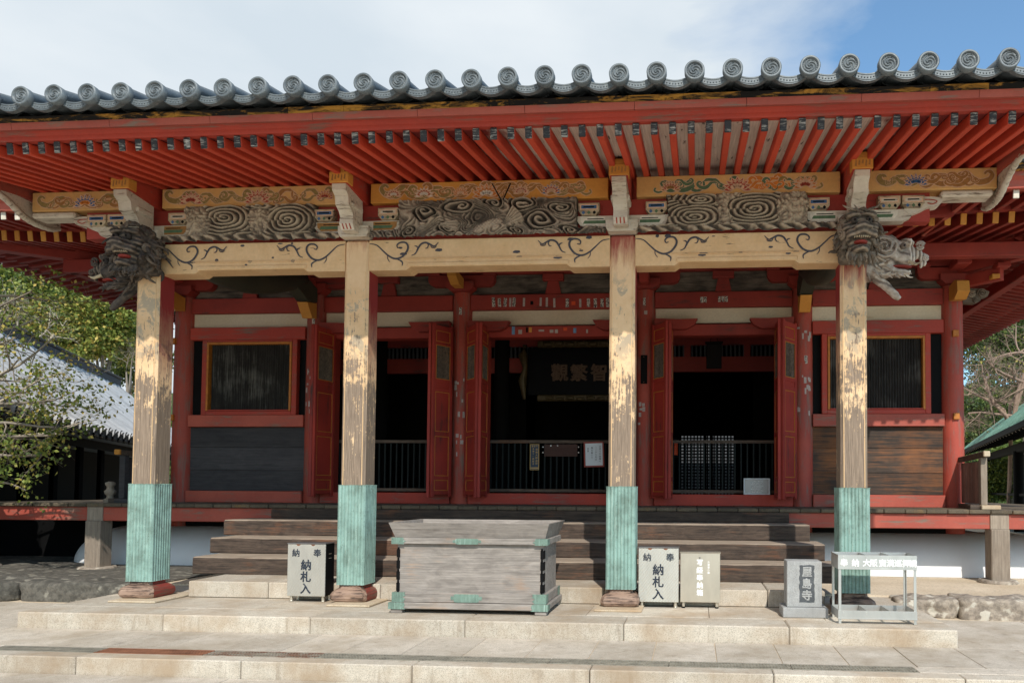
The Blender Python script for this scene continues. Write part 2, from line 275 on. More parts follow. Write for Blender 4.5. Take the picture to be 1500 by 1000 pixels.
# ---------------------------------------------------------------- mesh builder
class MB:
    def __init__(s): s.v = []; s.f = []; s.m = []; s.sm = []; s.att = None
    def add(s, vs, fs, m=0, smooth=False):
        o = len(s.v); s.v += [tuple(v) for v in vs]
        for f in fs: s.f.append(tuple(i+o for i in f)); s.m.append(m); s.sm.append(smooth)
    def box(s, x0, x1, y0, y1, z0, z1, m=0, c=.004, mt=None):
        x0, x1 = min(x0, x1), max(x0, x1); y0, y1 = min(y0, y1), max(y0, y1); z0, z1 = min(z0, z1), max(z0, z1)
        c = min(c, (x1-x0)*.35, (y1-y0)*.35, (z1-z0)*.35); X = (x0, x1); Y = (y0, y1); Z = (z0, z1)
        vs = []; ix = {}
        for i in (0, 1):
            for j in (0, 1):
                for k in (0, 1):
                    sx, sy, sz = (1 if i == 0 else -1), (1 if j == 0 else -1), (1 if k == 0 else -1)
                    for a in range(3):
                        d = [sx*c, sy*c, sz*c]; d[a] = 0
                        ix[(i, j, k, a)] = len(vs); vs.append((X[i]+d[0], Y[j]+d[1], Z[k]+d[2]))
        fs = []
        P = lambda i, j, k, a: ix[(i, j, k, a)]
        for q in (0, 1):
            r = lambda l: l if q else l[::-1]
            fs.append(r([P(q, 0, 0, 0), P(q, 1, 0, 0), P(q, 1, 1, 0), P(q, 0, 1, 0)]))
            fs.append(r([P(0, q, 0, 1), P(0, q, 1, 1), P(1, q, 1, 1), P(1, q, 0, 1)]))
            fs.append(r([P(0, 0, q, 2), P(1, 0, q, 2), P(1, 1, q, 2), P(0, 1, q, 2)]))
        for j in (0, 1):
            for k in (0, 1): fs.append([P(0, j, k, 1), P(1, j, k, 1), P(1, j, k, 2), P(0, j, k, 2)] if (j == k) else [P(0, j, k, 2), P(1, j, k, 2), P(1, j, k, 1), P(0, j, k, 1)])
        for i in (0, 1):
            for k in (0, 1): fs.append([P(i, 0, k, 2), P(i, 1, k, 2), P(i, 1, k, 0), P(i, 0, k, 0)] if (i == k) else [P(i, 0, k, 0), P(i, 1, k, 0), P(i, 1, k, 2), P(i, 0, k, 2)])
        for i in (0, 1):
            for j in (0, 1): fs.append([P(i, j, 0, 0), P(i, j, 1, 0), P(i, j, 1, 1), P(i, j, 0, 1)] if (i == j) else [P(i, j, 0, 1), P(i, j, 1, 1), P(i, j, 1, 0), P(i, j, 0, 0)])
        for i in (0, 1):
            for j in (0, 1):
                for k in (0, 1):
                    t3 = [P(i, j, k, 0), P(i, j, k, 1), P(i, j, k, 2)]
                    fs.append(t3 if (i+j+k) % 2 else t3[::-1])
        if mt is not None: vs = [mt @ Vector(v) for v in vs]
        s.add(vs, fs, m)
    def beam(s, a, b, w, h, m=0, c=.004, up=Vector((0, 0, 1))):
        """box along a->b, w wide, h high, centred"""
        a = Vector(a); b = Vector(b); d = (b-a); ln = d.length; d.normalize(); r = d.cross(up).normalized(); u = r.cross(d)
        mt = Matrix(((r.x, d.x, u.x, a.x), (r.y, d.y, u.y, a.y), (r.z, d.z, u.z, a.z), (0, 0, 0, 1)))
        s.box(-w/2, w/2, 0, ln, -h/2, h/2, m, c, mt)
    def prism(s, pts, ax, a0, a1, m=0, mside=None):
        """polygon in the plane normal to ax, extruded a0..a1 (pts order: other two axes ascending)"""
        def V(p, a):
            l = list(p); l.insert(ax, a); return tuple(l)
        n = len(pts); vs = [V(p, a0) for p in pts]+[V(p, a1) for p in pts]
        s.add(vs, [tuple(range(n))[::-1], tuple(range(n, 2*n))], m)
        s.add(vs, [(i, (i+1) % n, n+(i+1) % n, n+i) for i in range(n)], m if mside is None else mside)
    def tube(s, pts, rad, n=8, m=0, caps=True, smooth=True):
        pts = [Vector(p) for p in pts]; k = len(pts); rad = rad if hasattr(rad, '__len__') else [rad]*k
        vs = []; ref = Vector((0, 0, 1))
        for i, p in enumerate(pts):
            d = (pts[min(i+1, k-1)]-pts[max(i-1, 0)]).normalized()
            a = d.cross(ref)
            if a.length < .1: a = d.cross(Vector((1, 0, 0)))
            a.normalize(); b = d.cross(a)
            for j in range(n):
                t = 2*PI*j/n; vs.append(p+(a*math.cos(t)+b*math.sin(t))*rad[i])
        fs = [(i*n+j, i*n+(j+1) % n, (i+1)*n+(j+1) % n, (i+1)*n+j) for i in range(k-1) for j in range(n)]
        s.add(vs, fs, m, smooth)
        if caps: s.add(vs, [tuple(range(n))[::-1], tuple(range((k-1)*n, k*n))], m)
    def lathe(s, prof, c=(0, 0, 0), n=24, m=0, smooth=True):
        vs = [(c[0]+r*math.cos(2*PI*j/n), c[1]+r*math.sin(2*PI*j/n), c[2]+z) for r, z in prof for j in range(n)]
        k = len(prof); s.add(vs, [(i*n+j, i*n+(j+1) % n, (i+1)*n+(j+1) % n, (i+1)*n+j) for i in range(k-1) for j in range(n)], m, smooth)
        s.add(vs, [tuple(range(n))[::-1], tuple(range((k-1)*n, k*n))], m)
    def sphere(s, c, r, m=0, n=12, mt=None):
        r = r if hasattr(r, '__len__') else (r, r, r); vs = [(0, 0, -1)]
        for i in range(1, n//2):
            a = -PI/2+PI*i/(n//2)
            vs += [(math.cos(a)*math.cos(2*PI*j/n), math.cos(a)*math.sin(2*PI*j/n), math.sin(a)) for j in range(n)]
        vs.append((0, 0, 1)); k = n//2-1; fs = [(0, 1+(j+1) % n, 1+j) for j in range(n)]
        fs += [(1+i*n+j, 1+i*n+(j+1) % n, 1+(i+1)*n+(j+1) % n, 1+(i+1)*n+j) for i in range(k-1) for j in range(n)]
        fs += [(len(vs)-1, 1+(k-1)*n+j, 1+(k-1)*n+(j+1) % n) for j in range(n)]
        R = mt if mt is not None else Matrix.Identity(4)
        s.add([R @ Vector((v[0]*r[0], v[1]*r[1], v[2]*r[2]))+Vector(c) if mt is None else R @ Vector((v[0]*r[0], v[1]*r[1], v[2]*r[2])) for v in vs], fs, m, True)
    def flat(s, pts, y, m=0, nrm=-1):
        """flat painted shape in an XZ plane facing -y"""
        s.add([(p[0], y, p[1]) for p in pts], [tuple(range(len(pts)))], m)
    def ribbon(s, pts, w, y, m=0):
        """painted or carved line in an XZ plane: w a number or a list of widths"""
        k = len(pts); w = w if hasattr(w, '__len__') else [w]*k; vs = []
        for i, p in enumerate(pts):
            a = pts[max(i-1, 0)]; b = pts[min(i+1, k-1)]; dx, dz = b[0]-a[0], b[1]-a[1]; l = math.hypot(dx, dz) or 1
            nx, nz = -dz/l*w[i]/2, dx/l*w[i]/2
            vs += [(p[0]+nx, y-i*9e-5, p[1]+nz), (p[0]-nx, y-i*9e-5, p[1]-nz)]
        s.add(vs, [(2*i, 2*i+1, 2*i+3, 2*i+2) for i in range(k-1)], m)
    def build(s, name, mats, parent=None, loc=None, label=None):
        me = bpy.data.meshes.new(name); base = wpos(parent); o = bpy.data.objects.new(name, me)
        off = Vector(loc) if loc is not None else base
        me.from_pydata([tuple(Vector(v)-off) for v in s.v], [], s.f)
        mats = mats if isinstance(mats, (list, tuple)) else [mats]
        for q in mats: me.materials.append(M[q] if isinstance(q, str) else q)
        me.polygons.foreach_set('material_index', s.m); me.polygons.foreach_set('use_smooth', s.sm)
        if s.att is not None:
            a = me.attributes.new('h', 'FLOAT', 'POINT'); a.data.foreach_set('value', s.att)
        bm = bmesh.new(); bm.from_mesh(me); bmesh.ops.recalc_face_normals(bm, faces=bm.faces); bm.to_mesh(me); bm.free()
        COL.objects.link(o)
        if parent is not None: o.parent = parent
        o.location = off-base if parent is not None else off
        WP[o] = off.copy()
        if label: o['label'] = label
        return o
WP = {}
def wpos(o): return WP[o] if o is not None else Vector((0, 0, 0))
def tag(o, label=None, cat=None, group=None, kind=None):
    for k, v in (('label', label), ('category', cat), ('group', group), ('kind', kind)):
        if v: o[k] = v
    return o
def thing(name, label, cat, loc, group=None):
    o = bpy.data.objects.new(name, None); COL.objects.link(o); o.location = loc; WP[o] = Vector(loc); o.empty_display_size = .1
    return tag(o, label, cat, group)
def dup(o, parent, wloc):
    """linked copy of one part (and its own parts) at a world position"""
    c = o.copy(); COL.objects.link(c); c.parent = parent; c.location = Vector(wloc)-wpos(parent); WP[c] = Vector(wloc)
    for ch in o.children:
        dup(ch, c, WP[ch]-WP[o]+Vector(wloc))
    return c
def textmesh(mb, s, size, x, y, z, m=0, depth=.002, face='-y', bold=0.0, sx=1.0):
    """lettering centred at x,z standing 'depth' proud of the plane y (facing -y)"""
    cu = bpy.data.curves.new('lettering', 'FONT'); cu.body = s; cu.size = size; cu.align_x = 'CENTER'; cu.align_y = 'CENTER'; cu.extrude = depth; cu.bevel_depth = bold; cu.bevel_resolution = 0; cu.resolution_u = 3
    ob = bpy.data.objects.new('lettering', cu); COL.objects.link(ob)
    dg = bpy.context.evaluated_depsgraph_get(); me = ob.evaluated_get(dg).to_mesh()
    vs = [v.co.copy() for v in me.vertices]; fs = [tuple(p.vertices) for p in me.polygons]
    if vs:
        cx = (min(v.x for v in vs)+max(v.x for v in vs))/2; cy = (min(v.y for v in vs)+max(v.y for v in vs))/2
        mb.add([(x+(v.x-cx)*sx, y-v.z, z+(v.y-cy)) for v in vs], fs, m)
    ob.evaluated_get(dg).to_mesh_clear(); bpy.data.objects.remove(ob); bpy.data.curves.remove(cu)
def vtext(mb, s, size, x, y, z, m=0, gap=1.08, bold=0., sx=1.0):
    """upright column of characters, first at the top; z = centre of the first"""
    for i, c in enumerate(s):
        if c != ' ': textmesh(mb, c, size, x, y, z-i*size*gap, m, bold=bold, sx=sx)
def remesh(mb, name, mats, parent, vox, fn=None, hcol=None, loc=None):
    """weld a pile of closed shapes into one carved skin; fn(p, n) gives extra carving depth"""
    me = bpy.data.meshes.new('tmp'); me.from_pydata(mb.v, [], mb.f); ob = bpy.data.objects.new('tmp', me); COL.objects.link(ob)
    bm = bmesh.new(); bm.from_mesh(me); bmesh.ops.recalc_face_normals(bm, faces=bm.faces); bm.to_mesh(me); bm.free()
    md = ob.modifiers.new('r', 'REMESH'); md.mode = 'VOXEL'; md.voxel_size = vox
    md2 = ob.modifiers.new('s', 'SMOOTH'); md2.iterations = 2; md2.factor = .5
    dg = bpy.context.evaluated_depsgraph_get(); ev = ob.evaluated_get(dg); m2 = ev.to_mesh()
    out = MB(); nv = len(m2.vertices); vs = []; att = []
    for v in m2.vertices:
        d = fn(v.co, v.normal) if fn else 0; vs.append(v.co+v.normal*d); att.append(d)
    if fn:
        lo, hi = min(att), max(att); att = [(a-lo)/(hi-lo+1e-9) for a in att]
    out.add(vs, [tuple(p.vertices) for p in m2.polygons], 0, True); out.att = att
    ev.to_mesh_clear(); bpy.data.objects.remove(ob); bpy.data.meshes.remove(me)
    return out.build(name, mats, parent, loc)
def relief(name, mats, parent, x0, x1, z0, z1, y0, depth, f, st=.007, cut=None):
    """carved panel: height f(x, z) 0..1 stands 'depth' proud of y0 towards the viewer"""
    nx = int((x1-x0)/st); nz = int((z1-z0)/st); mb = MB(); vs = []; att = []
    for j in range(nz+1):
        for i in range(nx+1):
            x = x0+(x1-x0)*i/nx; z = z0+(z1-z0)*j/nz; h = f(x, z); att.append(max(0., min(1., h)))
            yy = y0-depth*h if (cut is None or h > cut) else y0+.085
            vs.append((x, yy, z))
    fs = [(j*(nx+1)+i, j*(nx+1)+i+1, (j+1)*(nx+1)+i+1, (j+1)*(nx+1)+i) for j in range(nz) for i in range(nx)]
    mb.add(vs, fs, 0, True); mb.att = att
    return mb.build(name, mats, parent)
def slabs(mb, x0, x1, y0, y1, z0, z1, joints, m=0, c=.006, gap=.007):
    e = [x0]+[j for j in sorted(joints) if x0 < j < x1]+[x1]
    for a, b in zip(e, e[1:]): mb.box(a+gap/2, b-gap/2, y0, y1, z0, z1+random.uniform(-.003, 0), m, c)
def nz3(x, y, z, s=1.0, o=0): return mnoise.noise(Vector((x*s+o, y*s+o*1.7, z*s-o)))
def lock(mb, att, p, d, ln, r, rnd, wav=.5, side=None):
    """one carved lock of hair: a tapering wavy strand"""
    d = Vector(d).normalized(); p = Vector(p); pts = []; rad = []; n = 9; ax = side or d.cross(Vector((rnd.uniform(-1, 1), 1, rnd.uniform(-1, 1)))).normalized(); ph = rnd.uniform(0, 6)
    for k in range(n): t = k/(n-1); pts.append(p.copy()); rad.append(r*(.75+.5*math.sin(PI*t))*(1-.65*t)); p = p+d*(ln/n); d = Matrix.Rotation(wav*math.cos(ph+t*5)*.75, 3, ax) @ d
    k0 = len(mb.v); mb.tube(pts, rad, 7); a0 = rnd.uniform(.25, .75); att += [a0]*(len(mb.v)-k0)
def snail(mb, att, c, nrm, R0, rnd, r=.018):
    nrm = Vector(nrm).normalized(); u = nrm.cross(Vector((.2, .3, 1))).normalized(); w = nrm.cross(u); c = Vector(c); pts = []; rad = []; sg = rnd.choice((-1, 1)); an0 = rnd.uniform(0, 6)
    for i in range(24): t = i/23; an = an0+sg*t*4.4*PI; q = R0*(1-.88*t); pts.append(c+u*q*math.cos(an)+w*q*math.sin(an)+nrm*(.03*t)); rad.append(r*(1-.45*t))
    k0 = len(mb.v); mb.tube(pts, rad, 7); a0 = rnd.uniform(.4, .9); att += [a0]*(len(mb.v)-k0)
# ================================================================ ground
def structure(name, mb, mats): o = mb.build(name, mats); o['kind'] = 'structure'; return o
b = MB(); b.add([(-400, -60, -.33), (400, -60, -.33), (400, 700, -.33), (-400, 700, -.33)], [(0, 1, 2, 3)]); structure('ground', b, 'earth')
b = MB()
for r, (ya, yb) in enumerate([(-2.56, -2.06), (-3.3, -2.565), (-4.05, -3.305), (-5.6, -4.055), (-8.5, -5.605), (-12, -8.505)]):
    slabs(b, -14, 14, ya, yb, -.36, -.30, [-13.5+.92*i+.31*r for i in range(31)], 0, .004)
structure('forecourt_paving', b, 'paving')
b = MB(); b.box(-40, 40, -1.68, 60, -.30, -.168, 0, 0); structure('terrace', b, 'earth')
b = MB()
slabs(b, -12, 12, -1.686, -.897, -.20, -.159, [-.245+.547*i for i in range(-22, 23)], 0, .004)
slabs(b, -12, -4.592, -.893, .62, -.20, -.159, [-11.4+.9*i for i in range(8)], 0, .004)
slabs(b, 4.737, 12, -.893, .60, -.20, -.159, [5.9, 7.1, 8.3, 9.6, 10.8], 0, .004)
slabs(b, -12.5, -3.92, -1.868, -1.69, -.34, -.159, [-11, -9.5, -8, -6.5, -5.2], 0, .004); slabs(b, 4.09, 12.5, -1.868, -1.69, -.34, -.159, [5.2, 6.6, 8, 9.4], 0, .004); structure('terrace_paving', b, 'paving')
b = MB(); slabs(b, -12.5, 12.5, -2.045, -1.872, -.34, -.159, [.005+1.46*i for i in range(-9, 9)], 0, .008); structure('terrace_kerb', b, 'granite')
b = MB(); b.box(-3.915, 4.085, -1.871, -1.69, -.34, -.225, 0, 0); structure('drain_channel', b, 'rock_dark')
b = MB()
slabs(b, -4.587, 4.732, -.89, -.47, -.20, 0, [-3.02, -1.487, .075, 1.625, 3.19], 0, .012, .005)
slabs(b, -4.587, 4.732, -.466, .24, -.20, 0, [-3.4, -2.3, -1.1, .2, 1.2, 2.45, 3.6], 0, .005, .004)
slabs(b, -4.587, 4.732, .244, 1.2, -.20, -.001, [-3.6, 0, 3.6], 0, .005)
structure('entrance_platform', b, 'granite')
b = MB(); b.box(-12, -4.6, .95, 30, -.16, .035, 1, 0); b.box(4.74, 12, .92, 30, -.16, .015, 0, 0); b.box(-4.6, 4.74, 1.2, 30, -.16, .02, 0, 0); structure('hall_terrace', b, ['earth', 'rock_dark'])  # left part in dark rock: tree shade painted onto the ground
# kerb boulders left and right, each a stone of its own
def boulder(name, x0, x1, y0, y1, z0, z1, mat, label, seed, group):
    bm = MB(); n = 9; rnd = random.Random(seed); vs = []; fs = []
    bb = bmesh.new(); bmesh.ops.create_cube(bb, size=2); bmesh.ops.subdivide_edges(bb, edges=bb.edges, cuts=12, use_grid_fill=True)
    cx, cy, cz = (x0+x1)/2, (y0+y1)/2, (z0+z1)/2
    for v in bb.verts:
        p = v.co; q = Vector(p); k = 9.0
        r = (abs(q.x)**k+abs(q.y)**k+abs(q.z)**k)**(1/k); q = q/r
        q = Vector((cx+q.x*(x1-x0)/2, cy+q.y*(y1-y0)/2, cz+q.z*(z1-z0)/2))
        d = nz3(q.x, q.y, q.z, 3.2, seed)*.045+nz3(q.x, q.y, q.z, 9, seed)*.028+nz3(q.x, q.y, q.z, 22, seed)*.012
        v.co = q+p.normalized()*d
    vs = [v.co.copy() for v in bb.verts]; bb.verts.index_update(); fs = [tuple(w.index for w in f.verts) for f in bb.faces]; bb.free()
    bm.add(vs, fs, 0, True); o = bm.build(name, mat, None, (cx, cy, z0)); return tag(o, label, 'stone', group)
boulder('kerb_boulder', 4.62, 5.32, .72, 1.2, -.2, .05, 'rock', 'grey lichened boulder behind the metal incense stand', 3, 'boulders edging the terrace')
boulder('kerb_boulder', 5.30, 6.20, .66, 1.15, -.2, .07, 'rock', 'longest pale lichened boulder in the row below the veranda', 5, 'boulders edging the terrace')
boulder('kerb_boulder', 6.21, 6.86, .70, 1.2, -.2, .07, 'rock', 'small boulder in front of the bare wood veranda post', 8, 'boulders edging the terrace')
boulder('kerb_boulder', 6.87, 7.9, .72, 1.2, -.2, .06, 'rock', 'boulder cut by the edge of the view beyond the bare wood veranda post', 9, 'boulders edging the terrace')
boulder('ledge_stone', -6.18, -4.62, .72, 1.45, -.2, .075, 'rock_dark', 'dark rough ledge stone beside the leftmost pillar', 12, 'dark ledge stones')
boulder('ledge_stone', -8.6, -6.19, .62, 1.35, -.2, .08, 'rock_dark', 'ledge stone coloured dark for the shade of the overhanging tree', 15, 'dark ledge stones')
# drain grates
def grate(x0, x1, mat):
    m = MB(); m.box(x0, x1, -1.868, -1.852, -.20, -.157, 0, .002); m.box(x0, x1, -1.706, -1.690, -.20, -.157, 0, .002)
    n = int((x1-x0)/.0265)
    for i in range(n+1):
        x = x0+(x1-x0)*i/n; m.box(x-.0045 if i else x, x+.0045, -1.8515, -1.7065, -.19, -.159, 0, .002)
    [m.box(x0, x1, yy-.006, yy+.006, -.185, -.1575, 0, .001) for yy in (-1.80, -1.755)]
    return m.build('drain_grate', mat, None, (x0, -1.75, -.2))
gl = ['grey zinc drain grate at the far left end of the drain line', 'rust brown drain grate in front of the leftmost pillar', 'half rusted drain grate in front of the left patterned steel box', 'grey zinc drain grate in front of the second pillar', 'grey zinc drain grate in front of the offering box', 'grey zinc drain grate in front of the third pillar', 'grey zinc drain grate in front of the plain steel box', 'grey zinc drain grate at the right end in front of the stone sign']
for i, lb in enumerate(gl):
    x0 = -3.91+1.0*i
    tag(grate(x0+.004, x0+.996, 'rust' if i == 1 else 'half_rust' if i == 2 else 'grate'), lb, 'drain grate', 'drain grates in the paving')
# ================================================================ the hall
AX, BX, CX_ = 1.504, 3.984, 6.293
D = 3.841; RC = .17
hall = thing('temple_hall', 'weathered vermilion temple hall with a grey tiled portico roof and four ochre pillars', 'temple', (0, D, 0))
def col_rough(mb, x, y, z0, z1, r, m=0): mb.lathe([(r*1.0, z0), (r*1.005, (z0+z1)/2), (r*.97, z1-.12), (r*.9, z1)], (x, y, 0), 28, m)
# ---- veranda and plinth
ver = MB()
for i in range(62):
    x0 = -8.9+i*.288; ver.box(x0+.003, x0+.285, 2.55+random.uniform(-.012, .012), 3.72, .965, 1.02+random.uniform(-.004, .004), 0, .01)
vo = ver.build('veranda', 'deck_wood', hall)
for s in (-1, 1):
    v2 = MB()
    for i in range(40): v2.box(s*6.45, s*8.86, 3.725+i*.29, 4.008+i*.29, .965, 1.018, 0, .008)
    v2.build('side_deck', 'deck_wood', vo)
def vb(x0, x1, y0, y1, nm='edge_beam'): m = MB(); m.box(x0, x1, y0, y1, .755, .962, 0, .008); return m.build(nm, 'red_fade', vo)
vb(-8.8, -3.62, 2.60, 2.74); vb(3.62, 8.8, 2.60, 2.74)
for s in (-1, 1): vb(s*8.6, s*8.74, 2.75, 15)
def vpost(x, y, mat='post_wood'):
    m = MB(); m.box(x-.125, x+.125, y-.12, y+.12, .02, .96 if y > 2.8 else .7545, 0, .01)
    if y < 2.8: m.box(x-.125, x+.125, 2.58, 2.76, .752, .9645, 0, .006)
    o = m.build('veranda_post', mat, vo)
    p = MB(); p.lathe([(.26, 0), (.27, .03), (.24, .06)], (x, y, 0), 12); p.build('post_stone', 'rock', o)
vpost(-6.76, 2.67); vpost(6.49, 2.67); vpost(-8.67, 2.67); vpost(8.67, 2.67); vpost(-8.67, 6.2); vpost(8.67, 6.2); vpost(-6.9, 5.4, 'red_fade'); vpost(6.7, 5.4, 'red_fade')
# dark ends of floor joists below the veranda
jm = MB()
for x in (-4.7, -5.6, -7.4, 4.7, 5.6, 7.4): jm.box(x-.06, x+.06, 2.75, 3.9, .76, .9, 0, .006)
jm.build('floor_joist', 'red_dark', vo)
pm = MB(); prof = []
for i in range(13):
    a = PI/2*i/12; prof.append((3.18+.75*(1-math.cos(a)), .02+.62*math.sin(a)))
prof += [(3.96, .64), (3.96, .02)]
XL, XR = -8.1, 8.1
def mound_x(a): return .55*(1-math.cos(a))
vs = []; n = len(prof)
rows = []
for k, (x, e) in enumerate([(XL, 0)]+[(XL+1.1*(1-math.cos(PI/2*i/9)), math.sin(PI/2*i/9)) for i in range(1, 10)]+[(XR-1.1*(1-math.cos(PI/2*i/9)), math.sin(PI/2*i/9)) for i in range(9, 0, -1)]+[(XR, 0)]):
    rows.append([(x, 3.96-(3.96-y)*max(e, .03), .02+(z-.02)*max(e, .02)) for y, z in prof])
vs = [p for r in rows for p in r]; fs = [(i*n+j, i*n+j+1, (i+1)*n+j+1, (i+1)*n+j) for i in range(len(rows)-1) for j in range(n-1)]
pm.add(vs, fs, 0, True); pm.box(-7.0, 7.0, 3.97, 15, .02, .6, 0, .02); pm.build('plaster_mound', 'plaster_w', hall)
un = MB(); un.box(-6.2, 6.2, 3.75, 3.85, .6, .96, 0, 0); un.box(-14, -6.9, 4.3, 4.36, .0, .95, 0, 0); un.build('underfloor_shade_board', 'black', hall)  # left sheet added in black to stand in for the dark under the deck
# ---- wall columns
XC = [-CX_, -BX, -AX, AX, BX, CX_]
colo = []
for x in XC:
    m = MB(); col_rough(m, x, D, .62, 4.46, RC); colo.append(m.build('wall_column', 'red_v', hall))
for y in (6.6, 9.2, 11.8, 14.6):
    for s in (-1, 1): m = MB(); col_rough(m, s*CX_, y, .62, 4.46, RC); m.build('wall_column', 'red_v', hall)
for s in (-1, 1):           # square pegs on the corner columns
    for z in (3.70, 2.42): m = MB(); m.box(s*CX_-.045+s*.05-.05, s*CX_+.045+s*.05-.05, D-RC-.035, D-RC+.05, z-.05, z+.05, 0, .006); m.build('ochre_peg', 'ochre_line', colo[0 if s < 0 else 5])
# ---- horizontal members per bay
YF = D-.10
def hbeam(x0, x1, z0, z1, nm, mat, y0=YF, y1=D+.10, parent=None): m = MB(); m.box(x0, x1, y0, y1, z0, z1, 0, .008); return m.build(nm, mat, parent or hall)
bays = [(XC[i]+RC*.9, XC[i+1]-RC*.9) for i in range(5)]
tie = []
for i, (x0, x1) in enumerate(bays):
    tie.append(hbeam(x0, x1, 4.178, 4.425, 'tie_beam', 'red_dark'))
    hbeam(x0, x1, 3.935, 4.176, 'plaster_band', 'plaster', D-.03, D+.03)
    if i in (0, 4):
        hbeam(x0, x1, 3.725, 3.933, 'wall_rail', 'red', YF-.02)
        hbeam(x0, x1, 2.272, 2.468, 'wall_rail', 'red_fade', YF-.03)
        hbeam(x0, x1, 1.02, 1.21, 'wall_sill', 'red_fade', YF-.04)
        wp = MB()
        for k, (za, zb) in enumerate([(1.212, 1.55), (1.552, 1.93), (1.932, 2.27)]): wp.box(x0, x1, D-.045-.004*k, D+.02, za, zb, 0, .006)
        wp.build('board_panel', 'dark_wood' if i == 0 else 'warm_wood', hall)
        # window: red casing, ochre inner frame, fluted dark lattice
        fx0, fx1 = (-5.92, -4.27) if i == 0 else (4.28, 5.94)
        f = MB(); ya, yb = D-.12, D-.02
        f.box(fx0, fx0+.085, ya, yb, 2.47, 3.723, 0, .006); f.box(fx1-.085, fx1, ya, yb, 2.47, 3.723, 0, .006)
        f.box(fx0+.086, fx1-.086, ya, yb, 2.47, 2.535, 0, .006); f.box(fx0+.086, fx1-.086, ya, yb, 3.685, 3.723, 0, .006)
        w = f.build('window_frame', 'red', hall)
        f = MB(); a, c2 = fx0+.088, fx1-.088; ya -= .012
        f.box(a, a+.035, ya, yb, 2.537, 3.683, 0, .003); f.box(c2-.035, c2, ya, yb, 2.537, 3.683, 0, .003); f.box(a+.036, c2-.036, ya, yb, 3.645, 3.683, 0, .003); f.box(a+.036, c2-.036, ya, yb, 2.537, 2.557, 1, .003)
        f.build('inner_frame', ['ochre_line', 'red'], w)
        f = MB(); k = 34
        for q in range(k):
            xx = a+.04+(c2-a-.08)*(q+.5)/k; hw = (c2-a-.08)/k/2
            f.prism([(xx-hw, D-.02), (xx-hw, D-.045), (xx, D-.075), (xx+hw, D-.045), (xx+hw, D-.02)], 2, 2.558, 3.644)
        f.build('lattice', 'lattice', w)
        for qa, qb in ((x0, fx0-.002), (fx1+.002, x1)): f = MB(); f.box(qa, qb, D-.03, D+.02, 2.47, 3.723, 0, .004); f.build('side_board', 'black', hall)
    else:
        hbeam(x0, x1, 3.72, 3.90, 'door_lintel', 'red_dark', YF-.02); hbeam(x0, x1, 1.02, 1.20, 'door_sill', 'red', YF-.03)
        for e, sg in ((x0, 1), (x1, -1)):      # lintel ends that hold the door pivots
            hb = MB(); hb.prism([(e, 3.80), (e+sg*.5, 3.80), (e+sg*.62, 3.86), (e+sg*.68, 3.96), (e+sg*.4, 3.955), (e, 3.97)], 1, YF-.15, YF-.025); hb.build('pivot_block', 'red_dark', hall)
        j = MB()
        ox0, ox1 = {1: (-3.62, -1.98), 2: (-1.05, 1.05), 3: (1.93, 3.56)}[i]
        j.box(x0, ox0, YF+.01, D+.08, 1.201, 3.719, 0, .006); j.build('door_jamb', 'red_dark', hall); j = MB(); j.box(ox1, x1, YF+.01, D+.08, 1.201, 3.719, 0, .006); j.build('door_jamb', 'red_dark', hall)
# ---- folding doors, pairs of leaves folded out of each opening
def leaf_mesh(w, h):
    """leaf from hinge x=0 to x=w, thickness .045, z 0..h; returns frame, trim, lattice builders"""
    f, tr, la, pn = MB(), MB(), MB(), MB(); t = .045
    f.box(0, .055, -t/2, t/2, 0, h, 0, .004); f.box(w-.055, w, -t/2, t/2, 0, h, 0, .004)
    zz = [.05, .23, .95, 1.02, 1.68, 1.80, 2.44, h-.06]
    rails = [(.04, .10), (.27, .33), (.96, 1.03), (1.66, 1.72), (1.80, 1.86), (h-.10, h-.02)]
    for a, c in rails: f.box(.056, w-.056, -t/2+.003, t/2-.003, a, c, 0, .003)
    pn.box(.056, w-.056, -.008, .008, .1, 1.80, 0, 0); pn.box(.056, w-.056, -.008, .008, h-.30, h-.1, 0, 0)
    f.box(.056, w-.056, -t/2+.003, t/2-.003, h-.33, h-.28, 0, .003)
    for a, c in ((.10, .27), (.33, .96), (1.03, 1.66), (h-.28, h-.10)):
        for q in (-1, 1):
            y0, y1 = q*.009, q*.016
            tr.box(.058, .068, y0, y1, a+.002, c-.002, 0, 0); tr.box(w-.068, w-.058, y0, y1, a+.002, c-.002, 0, 0); tr.box(.068, w-.068, y0, y1, a+.002, a+.012, 0, 0); tr.box(.068, w-.068, y0, y1, c-.012, c-.002, 0, 0)
    a, c = 1.86, h-.33
    n = 9
    for k in range(n):
        x = .058+(w-.116)*(k+.5)/n; hw = (w-.116)/n/2; la.prism([(x-hw, .0), (x, -.014), (x+hw, .0), (x, .014)], 2, a, c)
    for q in (-1, 1):
        y0, y1 = q*.016, q*.021
        tr.box(.057, .067, y0, y1, a, c, 0, 0); tr.box(w-.067, w-.057, y0, y1, a, c, 0, 0); tr.box(.067, w-.067, y0, y1, a, a+.01, 0, 0); tr.box(.067, w-.067, y0, y1, c-.01, c, 0, 0)
    return f, pn, tr, la
def place_leaf(p0, p1, z0, h):
    p0, p1 = Vector(p0), Vector(p1); d = p1-p0; w = d.length; ang = math.atan2(d.y, d.x); f, pn, tr, la = leaf_mesh(w, h)
    mt = Matrix.Translation((p0.x, p0.y, z0)) @ Matrix.Rotation(ang, 4, 'Z')
    for q in (f, pn, tr, la): q.v = [tuple(mt @ Vector(v)) for v in q.v]
    fb = MB(); fb.add(f.v, f.f, 0); fb.add(pn.v, pn.f, 0); o = fb.build('door_leaf', 'door_red', hall)
    tr.build('ochre_trim', 'ochre_line', o); la.build('lattice', 'step_wood', o)
    return o
